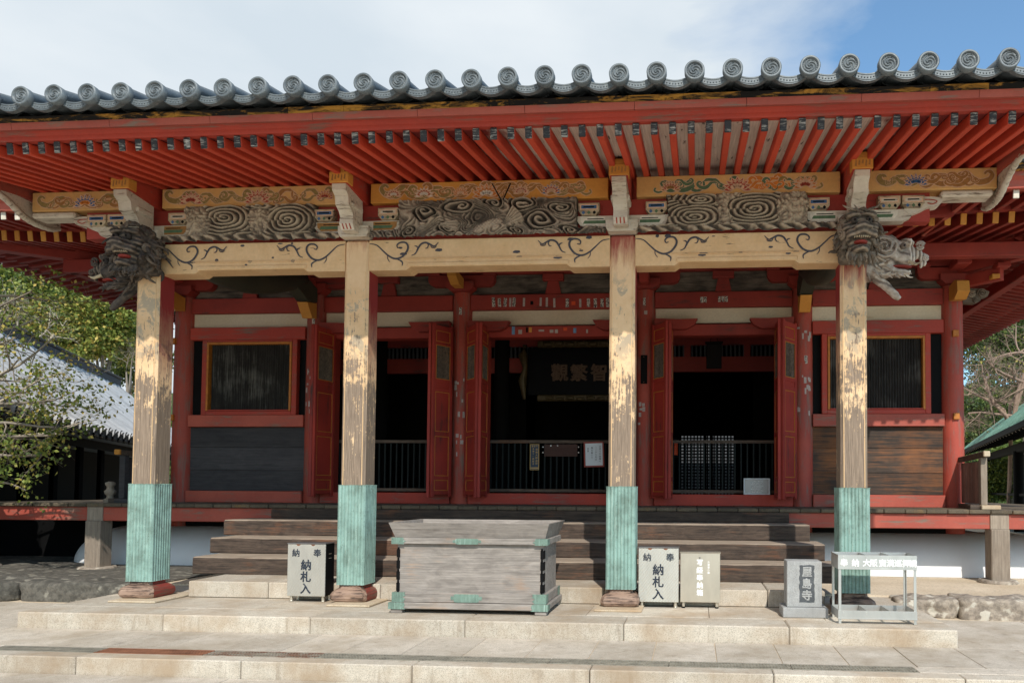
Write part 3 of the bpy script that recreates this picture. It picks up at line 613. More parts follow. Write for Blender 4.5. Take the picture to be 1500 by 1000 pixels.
for (jx, apx, fx, apy, fy) in [(-3.62, -3.74, -3.92, 3.27, 3.62), (-1.98, -1.83, -1.60, 3.27, 3.60), (-1.05, -1.065, -1.36, 3.27, 3.60), (1.05, 1.085, 1.33, 3.27, 3.60), (1.93, 1.895, 1.63, 3.27, 3.60), (3.56, 3.59, 3.86, 3.27, 3.60)]:
    place_leaf((jx, 3.72), (apx+(.02 if jx > apx else -.02) if False else apx+.022*(1 if jx > fx else -1), apy), 1.135, 2.73)
    place_leaf((fx, fy), (apx-.022*(1 if jx > fx else -1), apy), 1.135, 2.73)
# ---- wall head: struts, brackets, white weathered boards
for i, (x0, x1) in enumerate(bays):
    hbeam(x0, x1, 4.426, 4.77, 'frieze_board', 'frieze', D-.02, D+.03)
    xm = (x0+x1)/2
    for q in ([xm] if i in (1, 3) else [xm-.35, xm+.35] if False else [xm]):
        m = MB(); m.prism([(q-.13, 4.426), (q+.13, 4.426), (q+.085, 4.64), (q-.085, 4.64)], 1, D-.08, D-.021); m.box(q-.17, q+.17, D-.12, D-.02, 4.642, 4.76, 0, .01); m.build('frieze_strut', 'red_dark', hall)
m = MB(); m.box(-CX_-.3, CX_+.3, D-.12, D+.12, 4.771, 4.93, 0, .008); m.build('wall_purlin', 'red_dark', hall)
m = MB(); m.box(-CX_-.25, CX_+.25, D-.04, D+.04, 4.931, 5.5, 0, .0); m.build('wall_head', 'red_dark', hall)
for s in (-1, 1): m = MB(); m.box(s*(CX_-.1), s*(CX_+.1), D+.13, 15, 4.43, 5.5, 0, 0); m.build('wall_head', 'red_dark', hall)
def arm(mb, x0, x1, y0, y1, z0, z1, m=0, cut=.09):
    mb.prism([(x0, z1), (x0, z0+cut), (x0+cut*.35, z0+cut*.35), (x0+cut, z0), (x1-cut, z0), (x1-cut*.35, z0+cut*.35), (x1, z0+cut), (x1, z1)], 1, y0, y1, m)
for x in XC:
    e = abs(x) > 6
    m = MB(); m.prism([(x-.15, 4.462), (x+.15, 4.462), (x+.23, 4.53), (x+.23, 4.62), (x-.23, 4.62), (x-.23, 4.53)], 1, D-.23, D+.15)
    br = m.build('wall_bracket', 'red_dark', hall)
    m = MB(); arm(m, x-.55, x+.55, D-.14, D-.0225, 4.56, 4.74)
    for q in (-.46, .46): m.box(x+q-.11, x+q+.11, D-.16, D-.0225, 4.745, 4.83, 0, .015)
    m.build('bracket_arm', 'red_dark', br)
    if e:
        s = 1 if x > 0 else -1
        m = MB()
        m.beam((x, D, 4.50), (x+s*.55, D-.55, 4.50), .13, .17); m.beam((x, D, 4.72), (x+s*.85, D-.85, 4.74), .13, .17)
        m.box(x+s*.55-.1, x+s*.55+.1, D-.65, D-.45, 4.585, 4.66, 0, .012); m.box(x+s*.3-.11, x+s*.3+.11, D-.2, D+.1, 4.62, 4.75, 0, .012)
        m.box(x-.11, x+.11, D-.6, D-.25, 4.66, 4.76, 0, .012); m.box(x+s*.35, x+s*.75, D-.1, D+.1, 4.66, 4.82, 0, .02)
        m.beam((x+s*.2, D-.2, 4.9), (x+s*1.15, D-1.15, 4.98), .14, .2)
        m.tube([(x+s*.62, D-.62, 4.74), (x+s*.72, D-.78, 4.9), (x+s*.66, D-.8, 5.02)], .08, 10)
        m.build('corner_bracket', 'red_dark', br)
        m = MB(); m.prism([(D-.55, 4.26), (D-.40, 4.17), (D-.17, 4.20), (D-.17, 4.42), (D-.42, 4.46), (D-.52, 4.42)], 0, x-.09, x+.09); m.build('ochre_nosing', 'ochre', br)
        m = MB(); att = []; rr_ = random.Random(2)
        m.prism([(x+s*.15, 4.20), (x+s*.34, 4.19), (x+s*.42, 4.23), (x+s*.40, 4.27), (x+s*.52, 4.29), (x+s*.55, 4.36), (x+s*.46, 4.41), (x+s*.15, 4.42)], 1, D-.09, D+.05); att += [.45]*len(m.v)
        for (cx_, cz_, R_) in ((x+s*.43, 4.335, .075), (x+s*.27, 4.33, .06), (x+s*.33, 4.235, .045)): snail(m, att, (cx_, D-.10, cz_), (0, -1, 0), R_, rr_, .014)
        m.att = att; m.build('carved_nosing', 'lion', br)
        m = MB(); m.box(x+s*.45-.06, x+s*.45+.06, D-.6, D-.48, 4.43, 4.50, 0, .01); m.build('ochre_block', 'ochre', br)
    else:
        m = MB(); m.prism([(D-.62, 4.60), (D-.45, 4.50), (D-.232, 4.50), (D-.232, 4.66), (D-.62, 4.70)], 0, x-.07, x+.07); m.build('bracket_tip', 'ochre' if x in (-AX,) else 'red_dark', br)
# curved tie beams from the outer pillars back to the hall, with ochre-tipped sockets
for s in (-1, 1):
    x = s*BX; m = MB(); k = 22; vs = []
    for i in range(k+1):
        t = i/k; y = .30+t*3.0; w = math.sin(PI*min(1, t*1.08)) if t < .93 else math.sin(PI*.93*1.08)
        zt = 4.32+.34*t; zb = 4.05+.42*t-.27*math.sin(PI*t)
        for (dx, z) in ((-.10, zt), (-.13, zb+.10), (-.06, zb), (.06, zb), (.13, zb+.10), (.10, zt)): vs.append((x+dx, y, z))
    fs = [(i*6+j, i*6+(j+1) % 6, (i+1)*6+(j+1) % 6, (i+1)*6+j) for i in range(k) for j in range(6)]; fs += [tuple(range(6)), tuple(range(k*6, k*6+6))]
    m.add(vs, fs, 0, True); cb = m.build('curved_tie_beam', 'tie_green', hall)
    m = MB(); m.prism([(2.75, 4.62), (3.0, 4.40), (3.35, 4.26), (3.62, 4.30), (3.62, 4.52), (3.2, 4.66)], 0, x-.1, x+.1); m.build('beam_socket', 'tie_green', cb)
    m = MB(); m.prism([(3.33, 4.24), (3.5, 4.02), (3.63, 4.04), (3.63, 4.29)], 0, x-.085, x+.085); m.build('socket_tip', 'ochre', cb)
# ---- paper slips pasted on beams and columns (sub-parts of what they are pasted on)
def slip(par, px, py, w, h, mat='slip', y=YF-.003, tilt=0):
    p = at(px, py, y=y); m = MB(); c, s_ = math.cos(tilt), math.sin(tilt)
    q = [(-w/2, -h/2), (w/2, -h/2), (w/2, h/2), (-w/2, h/2)]
    m.prism([(p.x+a*c-b_*s_, p.z+a*s_+b_*c) for a, b_ in q], 1, y-.0015, y+.0015); return m.build('paper_slip', mat, par)
for px, mt in ((723, 'slip'), (731.5, 'slip'), (740, 'slip'), (747.5, 'slip_grey'), (753, 'slip'), (767.5, 'slip_grey'), (792, 'slip_grey'), (801, 'slip_grey'), (812, 'slip_grey'), (831, 'slip'), (850, 'slip_grey'), (862, 'slip'), (872, 'slip'), (882, 'slip'), (890, 'slip')):
    slip(tie[2], px, 443+random.uniform(-1, 1), .052 if mt == 'slip' else .035, .155+random.uniform(-.02, .0), mt, tilt=random.uniform(-.06, .06))
slip(tie[2], 840, 444, .065, .06, 'orange'); slip(tie[2], 779, 443.5, .045, .06, 'black')
for px in (1028, 1033, 1054, 1059, 1064): slip(tie[3], px, 439 if px < 1045 else 438, .045, .09, 'slip')
lint = [o for o in bpy.data.objects if o.name.startswith('door_lintel')][1]
for px, py, w, h, mt in ((752, 484, .05, .13, 'blue_st'), (762, 486, .06, .07, 'slip_grey'), (772, 483, .03, .08, 'black'), (777, 483, .045, .08, 'ochre'), (793, 484, .09, .03, 'slip_grey'), (808, 485, .06, .05, 'slip_grey'), (815, 485, .05, .06, 'slip_grey'), (828, 482, .06, .05, 'orange'), (842, 484, .05, .08, 'blue_st'), (860, 485, .03, .06, 'slip_grey')):
    slip(lint, px, py, w, h, mt, YF-.0235)
def cslip(ci, px, py, w, h, mat):
    """slip bent round a column"""
    x0 = XC[ci]; best = None
    p = at(px, py, y=D-RC*.9); dx = max(-.14, min(.14, p.x-x0)); m = MB(); n = 4; r = RC+.004; a0 = math.asin(dx/r); da = w/r/2
    vs = []
    for i in range(n+1):
        a = a0-da+2*da*i/n
        for z in (p.z-h/2, p.z+h/2): vs.append((x0+r*math.sin(a), D-r*math.cos(a), z))
    m.add(vs, [(2*i, 2*i+2, 2*i+3, 2*i+1) for i in range(n)]); return m.build('paper_slip', mat, colo[ci])
rs = random.Random(4)
for px, py, w, h, mt in ((461, 452, .06, .16, 'slip'), (460, 470, .05, .1, 'slip'), (460, 500, .05, .15, 'slip'), (675, 456, .05, .12, 'slip'), (944, 442, .04, .12, 'slip'), (946, 458, .05, .06, 'slip_grey'), (1181, 527, .04, .12, 'slip')): cslip({4: 1, 6: 2, 9: 3, 1: 4}[int(str(px)[0]) if px < 1000 else 1], px, py, w, h, mt)
for ci, n, ya, yb, cx, sp in ((1, 16, 535, 625, 458, 11), (2, 9, 550, 610, 674, 7), (2, 6, 635, 665, 673, 7), (4, 18, 480, 615, 1176, 12), (3, 6, 570, 630, 942, 6)):
    for k in range(n): cslip(ci, cx+rs.uniform(-sp, sp), rs.uniform(ya, yb), rs.uniform(.02, .05), rs.uniform(.03, .1), 'slip_grey')
# ---- dim interior
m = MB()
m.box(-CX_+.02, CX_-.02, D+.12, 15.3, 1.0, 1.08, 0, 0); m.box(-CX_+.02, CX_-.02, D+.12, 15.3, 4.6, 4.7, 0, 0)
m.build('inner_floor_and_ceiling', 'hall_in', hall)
for s in (-1, 1):
    m = MB()
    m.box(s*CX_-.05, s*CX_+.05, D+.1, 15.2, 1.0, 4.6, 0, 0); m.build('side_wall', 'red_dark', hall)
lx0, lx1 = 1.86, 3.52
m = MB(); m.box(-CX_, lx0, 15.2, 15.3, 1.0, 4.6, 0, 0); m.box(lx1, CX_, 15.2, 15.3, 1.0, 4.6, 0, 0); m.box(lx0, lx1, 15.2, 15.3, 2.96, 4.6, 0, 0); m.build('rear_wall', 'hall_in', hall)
m = MB()
for i in range(17): x = lx0+(lx1-lx0)*i/16; m.box(x-.022, x+.022, 15.1, 15.16, 1.08, 2.96, 0, 0)
for i in range(20): z = 1.08+1.88*i/19; m.box(lx0, lx1, 15.161, 15.19, z-.022, z+.022, 0, 0)
for x in (lx0+.75, lx0+.95): m.box(x-.05, x+.05, 15.05, 15.09, 1.08, 2.96, 0, 0)
m.build('rear_lattice', 'black', hall)
m = MB(); m.box(.5, 6.0, 21.0, 21.2, -.2, 3.6, 0, 0); m.box(.45, 6.05, 20.9, 21.3, 3.605, 3.8, 1, .05); tag(m.build('dimming_wall', ['hall_grey', 'tile'], None, (3, 21, -.2)), 'grey wall added to dim the daylight through the lattice at the back of the hall', 'wall')  # unseen wall added to dim the daylight behind the rear lattice
# inner partition with pale bars high up
m = MB()
m.box(-CX_+.1, CX_-.1, 6.3, 6.4, 3.55, 3.84, 0, 0); m.box(-CX_+.1, CX_-.1, 6.3, 6.4, 4.07, 4.6, 0, 0)
for x in (-5.2, -3.98, -2.75, -1.5, 0, 1.5, 2.15, 2.72, 3.3, 3.98, 5.2): m.box(x-.06, x+.06, 6.29, 6.41, 3.84, 4.07, 0, 0)
pi = m.build('inner_partition', 'red_dark', hall)
m = MB()
for i in range(150):
    x = -CX_+.15+i*.083; m.box(x-.018, x+.018, 6.33, 6.36, 3.841, 4.069, 0, 0)
m.build('transom_bar', 'hall_grey', pi)['kind'] = 'stuff'
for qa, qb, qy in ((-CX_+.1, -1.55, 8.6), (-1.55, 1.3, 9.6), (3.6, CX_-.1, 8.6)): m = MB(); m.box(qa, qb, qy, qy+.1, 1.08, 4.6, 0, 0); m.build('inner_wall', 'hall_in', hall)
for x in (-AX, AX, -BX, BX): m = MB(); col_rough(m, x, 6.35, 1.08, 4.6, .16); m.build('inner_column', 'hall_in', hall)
for i in (1, 2, 3):           # low railings just inside the doors
    x0, x1 = bays[i]; m = MB(); y = 3.97; m.box(x0, x1, y-.03, y+.03, 2.02, 2.07, 0, .006); m.box(x0, x1, y-.02, y+.02, 1.22, 1.27, 0, .004)
    n = int((x1-x0)/.098)
    for k in range(n+1): x = x0+(x1-x0)*k/n; m.box(x-.013, x+.013, y-.012, y+.012, 1.271, 2.019, 1, .003)
    m.build('door_railing', ['step_wood', 'rail_black'], hall)
# ================================================================ portico pillars
XP = [-BX, -AX, AX, BX]; W = .28
pil = []
for i, x in enumerate(XP):
    m = MB(); m.box(x-W/2, x+W/2, 0, W, .2, 4.065, 0, .026)
    for k, f in enumerate(m.f):
        a, b_, c = [Vector(m.v[q]) for q in f[:3]]; n = (b_-a).cross(c-a)
        m.m[k] = 0 if abs(n.y) > abs(n.x)*.5 else 1
    o = m.build('portico_pillar', ['pillar_f', 'pillar_s'], hall); pil.append(o); o['red_from'] = (4.7, 3.92, 3.68, 3.40)[i]
    # raised bead down each front edge
    e = MB()
    for s in (-1, 1): e.box(x+s*(W/2-.036), x+s*(W/2-.028), -.003, .004, 1.31, 3.7, 0, .001)
    e.build('edge_bead', 'cream', o)
    # fluted copper sleeve
    c = MB(); hw = .150; per = 8; prof = []
    cy = W/2
    for side in range(4):
        for k in range(per):
            for q in range(6):
                t = (k+q/6)/per; u = -hw+2*hw*t; bul = .011*abs(math.sin(PI*(q/6)))**.6
                if side == 0: p = (x+u, cy-hw-bul)
                elif side == 1: p = (x+hw+bul, cy+u)
                elif side == 2: p = (x-u, cy+hw+bul)
                else: p = (x-hw-bul, cy-u)
                prof.append(p)
    n = len(prof); zs = [.205, .212, .46, .466, .472, .74, .746, .752, 1.02, 1.026, 1.032, 1.298, 1.309]; rr = [1.02, 1.0, 1, 1.006, 1, 1, 1.006, 1, 1, 1.006, 1, 1, 1.02]
    vs = [(x+(px-x)*r, cy+(py-cy)*r, z) for z, r in zip([q+(random.uniform(-.0, .0)) for q in zs], rr) for px, py in prof]
    vs[-n:] = [(v[0], v[1], v[2]+.006*nz3(v[0], v[1], 0, 30)+.005*nz3(v[0], v[1], 1, 70)) for v in vs[-n:]]
    c.add(vs, [(a*n+j, a*n+(j+1) % n, (a+1)*n+(j+1) % n, (a+1)*n+j) for a in range(len(zs)-1) for j in range(n)], 0, False)
    c.add(vs, [tuple(range(n))[::-1], tuple(range((len(zs)-1)*n, len(zs)*n))], 0); c.build('copper_sleeve', 'copper', o)
    bs = MB(); sec = [(.142, .206), (.136, .19), (.140, .172), (.166, .158), (.190, .140), (.203, .118), (.204, .085), (.192, .062), (.172, .052)]
    sec = [(h*(1.0 if z > .16 else 1.03), .206-(.206-z)*1.2) for h, z in sec]
    def ring(h, z):
        k = .035; pts = []
        for sx, sy in ((-1, -1), (1, -1), (1, 1), (-1, 1)):
            a = [(sx*h, sy*(h-k)), (sx*(h-k), sy*h)]
            if (sx, sy) in ((1, -1), (-1, 1)): a = a[::-1]
            pts += [(x+p, cy+q, z) for p, q in a]
        return pts
    vs = [p for h, z in sec for p in ring(h, z)]
    vs = [(p[0]+nz3(p[0], p[1], p[2], 14)*.011, p[1]+nz3(p[0]+5, p[1], p[2], 14)*.011, p[2]) for p in vs]
    bs.add(vs, [(a*8+j, a*8+(j+1) % 8, (a+1)*8+(j+1) % 8, (a+1)*8+j) for a in range(len(sec)-1) for j in range(8)], 0); bs.add(vs, [tuple(range((len(sec)-1)*8, len(sec)*8))], 0)
    for k, f in enumerate(bs.f):
        a, b_, d_ = [Vector(bs.v[q]) for q in f[:3]]; nn = (b_-a).cross(d_-a)
        if abs(nn.x) > abs(nn.y)*1.2 and i < 2: bs.m[k] = 1
    bs.build('pillar_foot', ['base_wood', 'base_red'], o)
    pd = MB(); pd.box(x+(-.17, -.15, -.25, -.28)[i], x+(.38, .33, .25, .20)[i], -.24, .46, -.0, .021, 0, .006); pd.build('foot_pad', 'pad', o)
# ---- rainbow beams between the pillars
def T2(pts, x0, z0, sx): return [(x0+sx*(p[0]-40)*.001094, z0-(p[1]-655)*.001094) for p in pts]
def smooth(pts, k=6):
    out = []
    for i in range(len(pts)-1):
        p0, p1, p2, p3 = pts[max(i-1, 0)], pts[i], pts[i+1], pts[min(i+2, len(pts)-1)]
        for j in range(k):
            t = j/k; out.append(tuple(.5*((2*p1[a])+(-p0[a]+p2[a])*t+(2*p0[a]-5*p1[a]+4*p2[a]-p3[a])*t*t+(-p0[a]+3*p1[a]-3*p2[a]+p3[a])*t**3) for a in (0, 1)))
    return out+[pts[-1]]
SCR = [([(45, 690), (120, 706), (190, 768), (250, 820), (320, 850), (390, 832), (440, 775), (452, 725), (425, 686), (372, 684), (338, 708), (345, 738), (372, 732)], 14), ([(330, 852), (370, 868), (395, 890), (392, 925)], 11), ([(235, 800), (240, 850), (265, 885)], 6),
       ([(490, 820), (530, 800), (556, 752), (588, 705), (640, 690), (690, 712), (730, 728), (772, 690)], 13), ([(556, 752), (545, 728), (520, 722)], 9), ([(640, 690), (665, 715), (655, 745), (632, 750)], 8), ([(690, 712), (700, 740), (735, 742), (752, 725)], 8)]
def koryo(xa, xb):
    m = MB(); e = .43
    m.prism([(xa, 4.06), (xa, 3.718), (xa+e, 3.718), (xa+e+.05, 3.752), (xb-e-.05, 3.752), (xb-e, 3.718), (xb, 3.718), (xb, 4.06)], 1, .012, .25)
    m.box(xa+e+.02, xb-e-.02, -.002, .02, 3.7525, 3.80, 0, .012); m.box(xa+e-.03, xb-e+.03, .004, .02, 3.835, 3.842, 0, .001); m.box(xa+e-.05, xb-e+.05, .004, .02, 3.852, 3.857, 0, .001)
    for s, x0 in ((1, xa), (-1, xb)):
        for k, (pts, w) in enumerate(SCR): m.ribbon(smooth(T2(pts, x0, 4.06, s)), [w*.001094*(.55+.9*math.sin(PI*min(1, max(.02, j/(len(smooth(pts))-1))))) for j in range(len(smooth(pts)))], .0085-.0007*k, 1)
    r = random.Random(int(xa*10))
    for k in range(9):       # lost paint
        x = r.uniform(xa+.2, xb-.2); z = r.choice([3.83, 3.845, 3.9, 4.03, 4.045, r.uniform(3.8, 4.0)]); w = r.uniform(.01, .05); h = r.uniform(.006, .02)
        m.flat([(x-w, z-h*.6), (x+w*.2, z-h), (x+w, z-h*.4), (x+w*.8, z+h*.8), (x-w*.4, z+h), (x-w*.9, z+h*.3)], .0095, 1)
    return m.build('rainbow_beam', ['cream', 'ink'], hall)
for a, b_ in zip(XP, XP[1:]): koryo(a+W/2, b_-W/2)
# ---- upper ochre purlin with painted lotus and scrolls
def petal(m, cx, cz, ang, l, w, y, mat):
    pts = [(0, 0), (.35, .5), (.7, .42), (1, 0), (.7, -.42), (.35, -.5)]; c, s = math.cos(ang), math.sin(ang)
    m.flat([(cx+(p*l)*c-(q*w)*s, cz+(p*l)*s+(q*w)*c) for p, q in pts], y, mat)
def lotus(m, cx, cz, r, y, cols):
    for lay, (n, rr, a0, a1) in enumerate([(9, 1.0, -.15, PI+.15), (7, .72, .15, PI-.15), (5, .45, .5, PI-.5)]):
        for k in range(n):
            a = a0+(a1-a0)*k/(n-1); x = cx+math.cos(a)*r*.18; yy = y-.0006*(lay*3)
            petal(m, x, cz-r*.35, a, r*rr*1.05, r*.40, yy, 3); petal(m, x, cz-r*.33, a, r*rr*.9, r*.27, yy-.0006, cols[lay % len(cols)])
def scroll(m, cx, cz, s, y, mat, fl=1):
    w = [.018*s*q for q in (.3, .8, 1.3, 1.6, 1.5, 1.2, .9, .6, .4)]
    pts = [(0, 0), (.05, .035), (.11, .03), (.15, -.01), (.2, -.03), (.26, -.01), (.28, .03), (.25, .05), (.225, .03)]
    q = smooth([(cx+fl*p*s, cz+v*s) for p, v in pts], 4); ww = [w[min(8, int(i/4))]*1.5 for i in range(len(q))]
    m.ribbon(q, [z+.012*s for z in ww], y, 3); m.ribbon(q, ww, y-.0006, mat)
    pts = [(.03, .02), (.03, -.02), (-.01, -.045), (-.05, -.03), (-.04, -.005)]; q = smooth([(cx+fl*p*s, cz+v*s) for p, v in pts], 4)
    m.ribbon(q, .026*s, y-.0012, 3); m.ribbon(q, .016*s, y-.0018, mat)
def keta(xa, xb, mat, motifs, seed):
    m = MB(); m.box(xa, xb, -.02, .22, 4.472, 4.695, 0, .006); y = -.0215; zc = 4.585
    for ty, f, s, cl in motifs:
        x = max(xa+.36, min(xb-.36, xa+(xb-xa)*f)) if ty == 's' else xa+(xb-xa)*f
        if ty == 'l': lotus(m, x, zc-.005, s*1.12, y-.006, cl)
        else:
            fl = random.choice((-1, 1)); scroll(m, x-.1*fl, zc+random.uniform(-.02, .02), s*1.5, y, cl[0], fl); scroll(m, x+.12*fl, zc+random.uniform(-.05, .04), s*.9, y-.0024, cl[0], -fl)
    return m.build('painted_purlin', [mat, 'p_olive', 'p_brown', 'p_pink', 'p_red', 'p_blue', 'p_orange', 'p_green', 'p_white'], hall)
mot = lambda ks: [m_ for k in ks for m_ in k]
S_ = lambda f, c: ('s', f, random.uniform(.75, 1.05), (c,))
keta(-5.42, -4.09, 'ochre_pale', [S_(.15, 1), S_(.3, 2), ('l', .5, .11, (5, 5, 6)), S_(.72, 1), S_(.85, 2)], 1)
keta(-3.82, -1.61, 'ochre_pale', [S_(.06, 1), ('l', .16, .11, (4, 3, 4)), S_(.24, 1), S_(.36, 1), ('l', .52, .12, (4, 4, 3)), S_(.58, 1), S_(.68, 2), S_(.8, 1), ('l', .88, .08, (4, 6, 4))], 2)
keta(-1.345, 1.345, 'ochre', [S_(.05, 2), ('l', .1, .07, (3, 4, 8)), S_(.16, 1), ('l', .23, .085, (8, 4, 8)), S_(.29, 1), ('l', .385, .07, (6, 6, 3)), S_(.33, 2), S_(.42, 2), ('l', .495, .125, (6, 6, 8)), S_(.55, 2), S_(.6, 2), ('l', .64, .07, (3, 4, 3)), S_(.69, 2), ('l', .765, .085, (5, 4, 3)), S_(.8, 2), S_(.92, 1)], 3)
keta(1.655, 3.845, 'ochre_pale', [S_(.06, 7), ('l', .17, .085, (2, 4, 2)), S_(.24, 7), S_(.36, 7), ('l', .5, .12, (4, 4, 3)), S_(.58, 6), S_(.68, 6), S_(.74, 7), ('l', .83, .1, (6, 3, 4)), S_(.92, 1)], 4)
keta(4.12, 5.47, 'ochre_pale', [S_(.1, 1), S_(.22, 1), ('l', .38, .10, (5, 5, 5)), S_(.55, 2), S_(.7, 2), S_(.85, 2)], 5)
for s in (-1, 1): m = MB(); m.box(s*4.9, s*5.44, -.01, .2, 4.40, 4.470, 0, .02); m.build('purlin_lining', 'white_old', hall)
m = MB(); m.box(-4.15, 4.15, .05, .2, 4.07, 4.47, 0, 0); m.box(-4.8, -4.15, .06, .19, 4.16, 4.47, 0, 0); m.box(4.15, 4.8, .06, .19, 4.16, 4.47, 0, 0); m.build('frieze_backing', 'red_dark', hall)
# ---- brackets over the pillars
for i, x in enumerate(XP):
    b0 = MB(); b0.prism([(x-.15, 4.072), (x+.15, 4.072), (x+.175, 4.12), (x+.175, 4.195), (x-.175, 4.195), (x-.175, 4.12)], 1, -.10, .32)
    br = b0.build('pillar_bracket', 'white_old', hall)
    for s in (-1, 1):        # painted side plates of the block
        pass
    sg = (-1, 1) if i in (1, 2) else ((-1, 1))
    a = MB()
    x0, x1 = x-.50, x+.50
    if i == 0: x0 = x-.62
    if i == 3: x1 = x+.62
    a.prism([(x0, 4.275), (x0, 4.22), (x0+.03, 4.175), (x0+.10, 4.15), (x1-.10, 4.15), (x1-.03, 4.175), (x1, 4.22), (x1, 4.275)], 1, -.005, .12)
    y = -.008
    for s in (-1, 1):
        xa, xb = (x+s*.19, x+s*.42); a.flat([(xa, 4.17), (xb, 4.17), (xb+s*.04, 4.21), (xb+s*.045, 4.265), (xa, 4.265)], y, 1 if i in (0, 1) else 3); a.flat([(xa, 4.19), (xb-.02, 4.19), (xb, 4.225), (xa, 4.225)], y-.001, 2); a.flat([(xa+.02*s, 4.236), (xb-.03*s, 4.236), (xb-.03*s, 4.246), (xa+.02*s, 4.246)], y-.002, 4)
    a.build('bracket_arm', ['white_old', 'p_brown', 'p_green', 'p_white', 'black'], br)
    sbx = [x-.37, x+.37]
    if i == 0: sbx += [x-.62]
    if i == 3: sbx += [x+.62]
    for q in sbx:
        k = MB(); k.prism([(q-.075, 4.278), (q+.075, 4.278), (q+.115, 4.325), (q+.115, 4.41), (q-.115, 4.41), (q-.115, 4.325)], 1, -.035, .14)
        for u in range(3): petal(k, q-.06+.06*u, 4.285, PI/2, .04, .035, -.0365, (3, 4, 5)[u])
        k.flat([(q-.1, 4.335), (q+.1, 4.335), (q+.1, 4.398), (q-.1, 4.398)], -.0365, 1); k.flat([(q-.085, 4.348), (q+.085, 4.348), (q+.085, 4.385), (q-.085, 4.385)], -.0375, 2 if q < x or i == 2 else 6); k.flat([(q-.06, 4.36), (q+.06, 4.36), (q+.06, 4.374), (q-.06, 4.374)], -.0385, 5)
        k.build('bearing_block', ['bare_paint', 'p_pink', 'p_blue', 'p_blue', 'p_green', 'black', 'white_old'], br)
    # trunk-like white nosing stepping forward under the beam end
    nprof = [(-.12, 4.10), (-.22, 4.10), (-.27, 4.16), (-.25, 4.24), (-.29, 4.29), (-.36, 4.33), (-.38, 4.42), (-.44, 4.46), (-.445, 4.525), (-.30, 4.53), (-.03, 4.53), (-.03, 4.2)]
    k = MB(); k.prism(nprof, 0, x-.075, x+.075); k.box(x-.10, x+.10, -.30, -.06, 4.33, 4.40, 0, .015)
    for (ya, za, yb, zb) in ((-.2262, 4.109, -.272, 4.158),):
        for u in range(3):
            xx = x-.04+.04*u; k.add([(xx-.008, ya-.002, za), (xx+.008, ya-.002, za), (xx+.006, yb-.002, zb), (xx-.006, yb-.002, zb)], [(0, 1, 2, 3)], 1)
    for u in range(6):
        xx = x+(u % 3-1)*.04; za = 4.175+.012*u; k.add([(xx-.01, -.2675+.0005*u+(za-4.16)*.24, za), (xx+.012, -.2675+(za-4.16)*.24, za+.004), (xx+.004, -.2675+(za+.03-4.16)*.24, za+.03), (xx-.006, -.2675+(za+.025-4.16)*.24, za+.025)], [(0, 1, 2, 3)], 1)
    k.build('trunk_nosing', ['white_old', 'p_red'], br)
    k = MB(); k.prism([(-.445, 4.532), (-.445, 4.68), (.7, 4.80), (.7, 4.475), (.05, 4.475)], 0, x-.095, x+.095); be = k.build('beam_end', 'red', br)
    k = MB(); k.box(x-.105, x+.105, -.455, -.33, 4.533, 4.655, 0, .006); k.box(x-.06, x+.06, -.452, -.36, 4.656, 4.705, 0, .004)
    for u in range(5): k.add([(x-.08+.034*u, -.4562, 4.56+.012*(u % 3)), (x-.06+.034*u, -.4562, 4.555+.012*(u % 3)), (x-.058+.034*u, -.4562, 4.62-.01*(u % 2)), (x-.07+.034*u, -.4562, 4.625)], [(0, 1, 2, 3)], 1)
    k.build('beam_cap', ['ochre', 'p_brown'], be)
# scrolled corbels carrying the purlin ends
for s in (-1, 1):
    xs = s*BX+s*.62
    k = MB(); pts = smooth([(xs, 4.40), (xs+s*.22, 4.40), (xs+s*.30, 4.37), (xs+s*.27, 4.31), (xs+s*.16, 4.29), (xs+s*.08, 4.25), (xs-s*.02, 4.22), (xs-s*.1, 4.27)], 4); k.prism(pts, 1, -.01, .12)
    k.ribbon(smooth([(xs, 4.36), (xs+s*.16, 4.37), (xs+s*.25, 4.35), (xs+s*.2, 4.32), (xs+s*.15, 4.335)], 4), .012, -.012, 1); k.build('scroll_corbel', ['white_old', 'p_red'], hall)
# ---- carved transoms
def swirl(list_, x, z):
    best = 9; h = 0
    xx, zz = x+.02*nz3(x, 0, z, 6)+.006*nz3(x, 8, z, 19), z+.012*nz3(x, 5, z, 6)+.004*nz3(x, 11, z, 21)
    for cx, cz, rx, rz, n, ph in list_:
        dx, dz = abs(xx-cx)/rx, abs(zz-cz)/rz; r = (dx**2.5+dz**2.5)**.4
        if r < best: best = r; h = .5+.5*math.cos(2*PI*(r*n)+ph+.5*math.atan2(zz-cz, xx-cx))
    return best, h
def wavef(ws, clumps, fx0, fx1):
    def f(x, z):
        r, h = swirl(ws, x, z); nz = nz3(x, 0, z, 9)*.5+nz3(x, 3, z, 21)*.35
        if (x < fx0+.05*nz3(x, 1, z, 9) or x > fx1+.05*nz3(x, 2, z, 9)) and z > 4.145: return -1
        v = .2+.75*h**.8*(1-.18*r)
        for cx, cz, rr, tw in clumps:
            d = math.hypot((x-cx)/rr, (z-cz)/(rr*1.5))+.25*nz
            if d < 1 and r > tw: v = .35+.55*abs(nz3(x, 6, z, 24))+.4*abs(nz3(x, 4, z, 12))+.25*(1-d)
        if z < 4.135: v = .2+.7*(.5+.5*math.cos((x*38+9*(z-4.07)*6)+nz*3))*(1 if r > .9 else .8)
        return max(0, v+nz*.16)
    return f
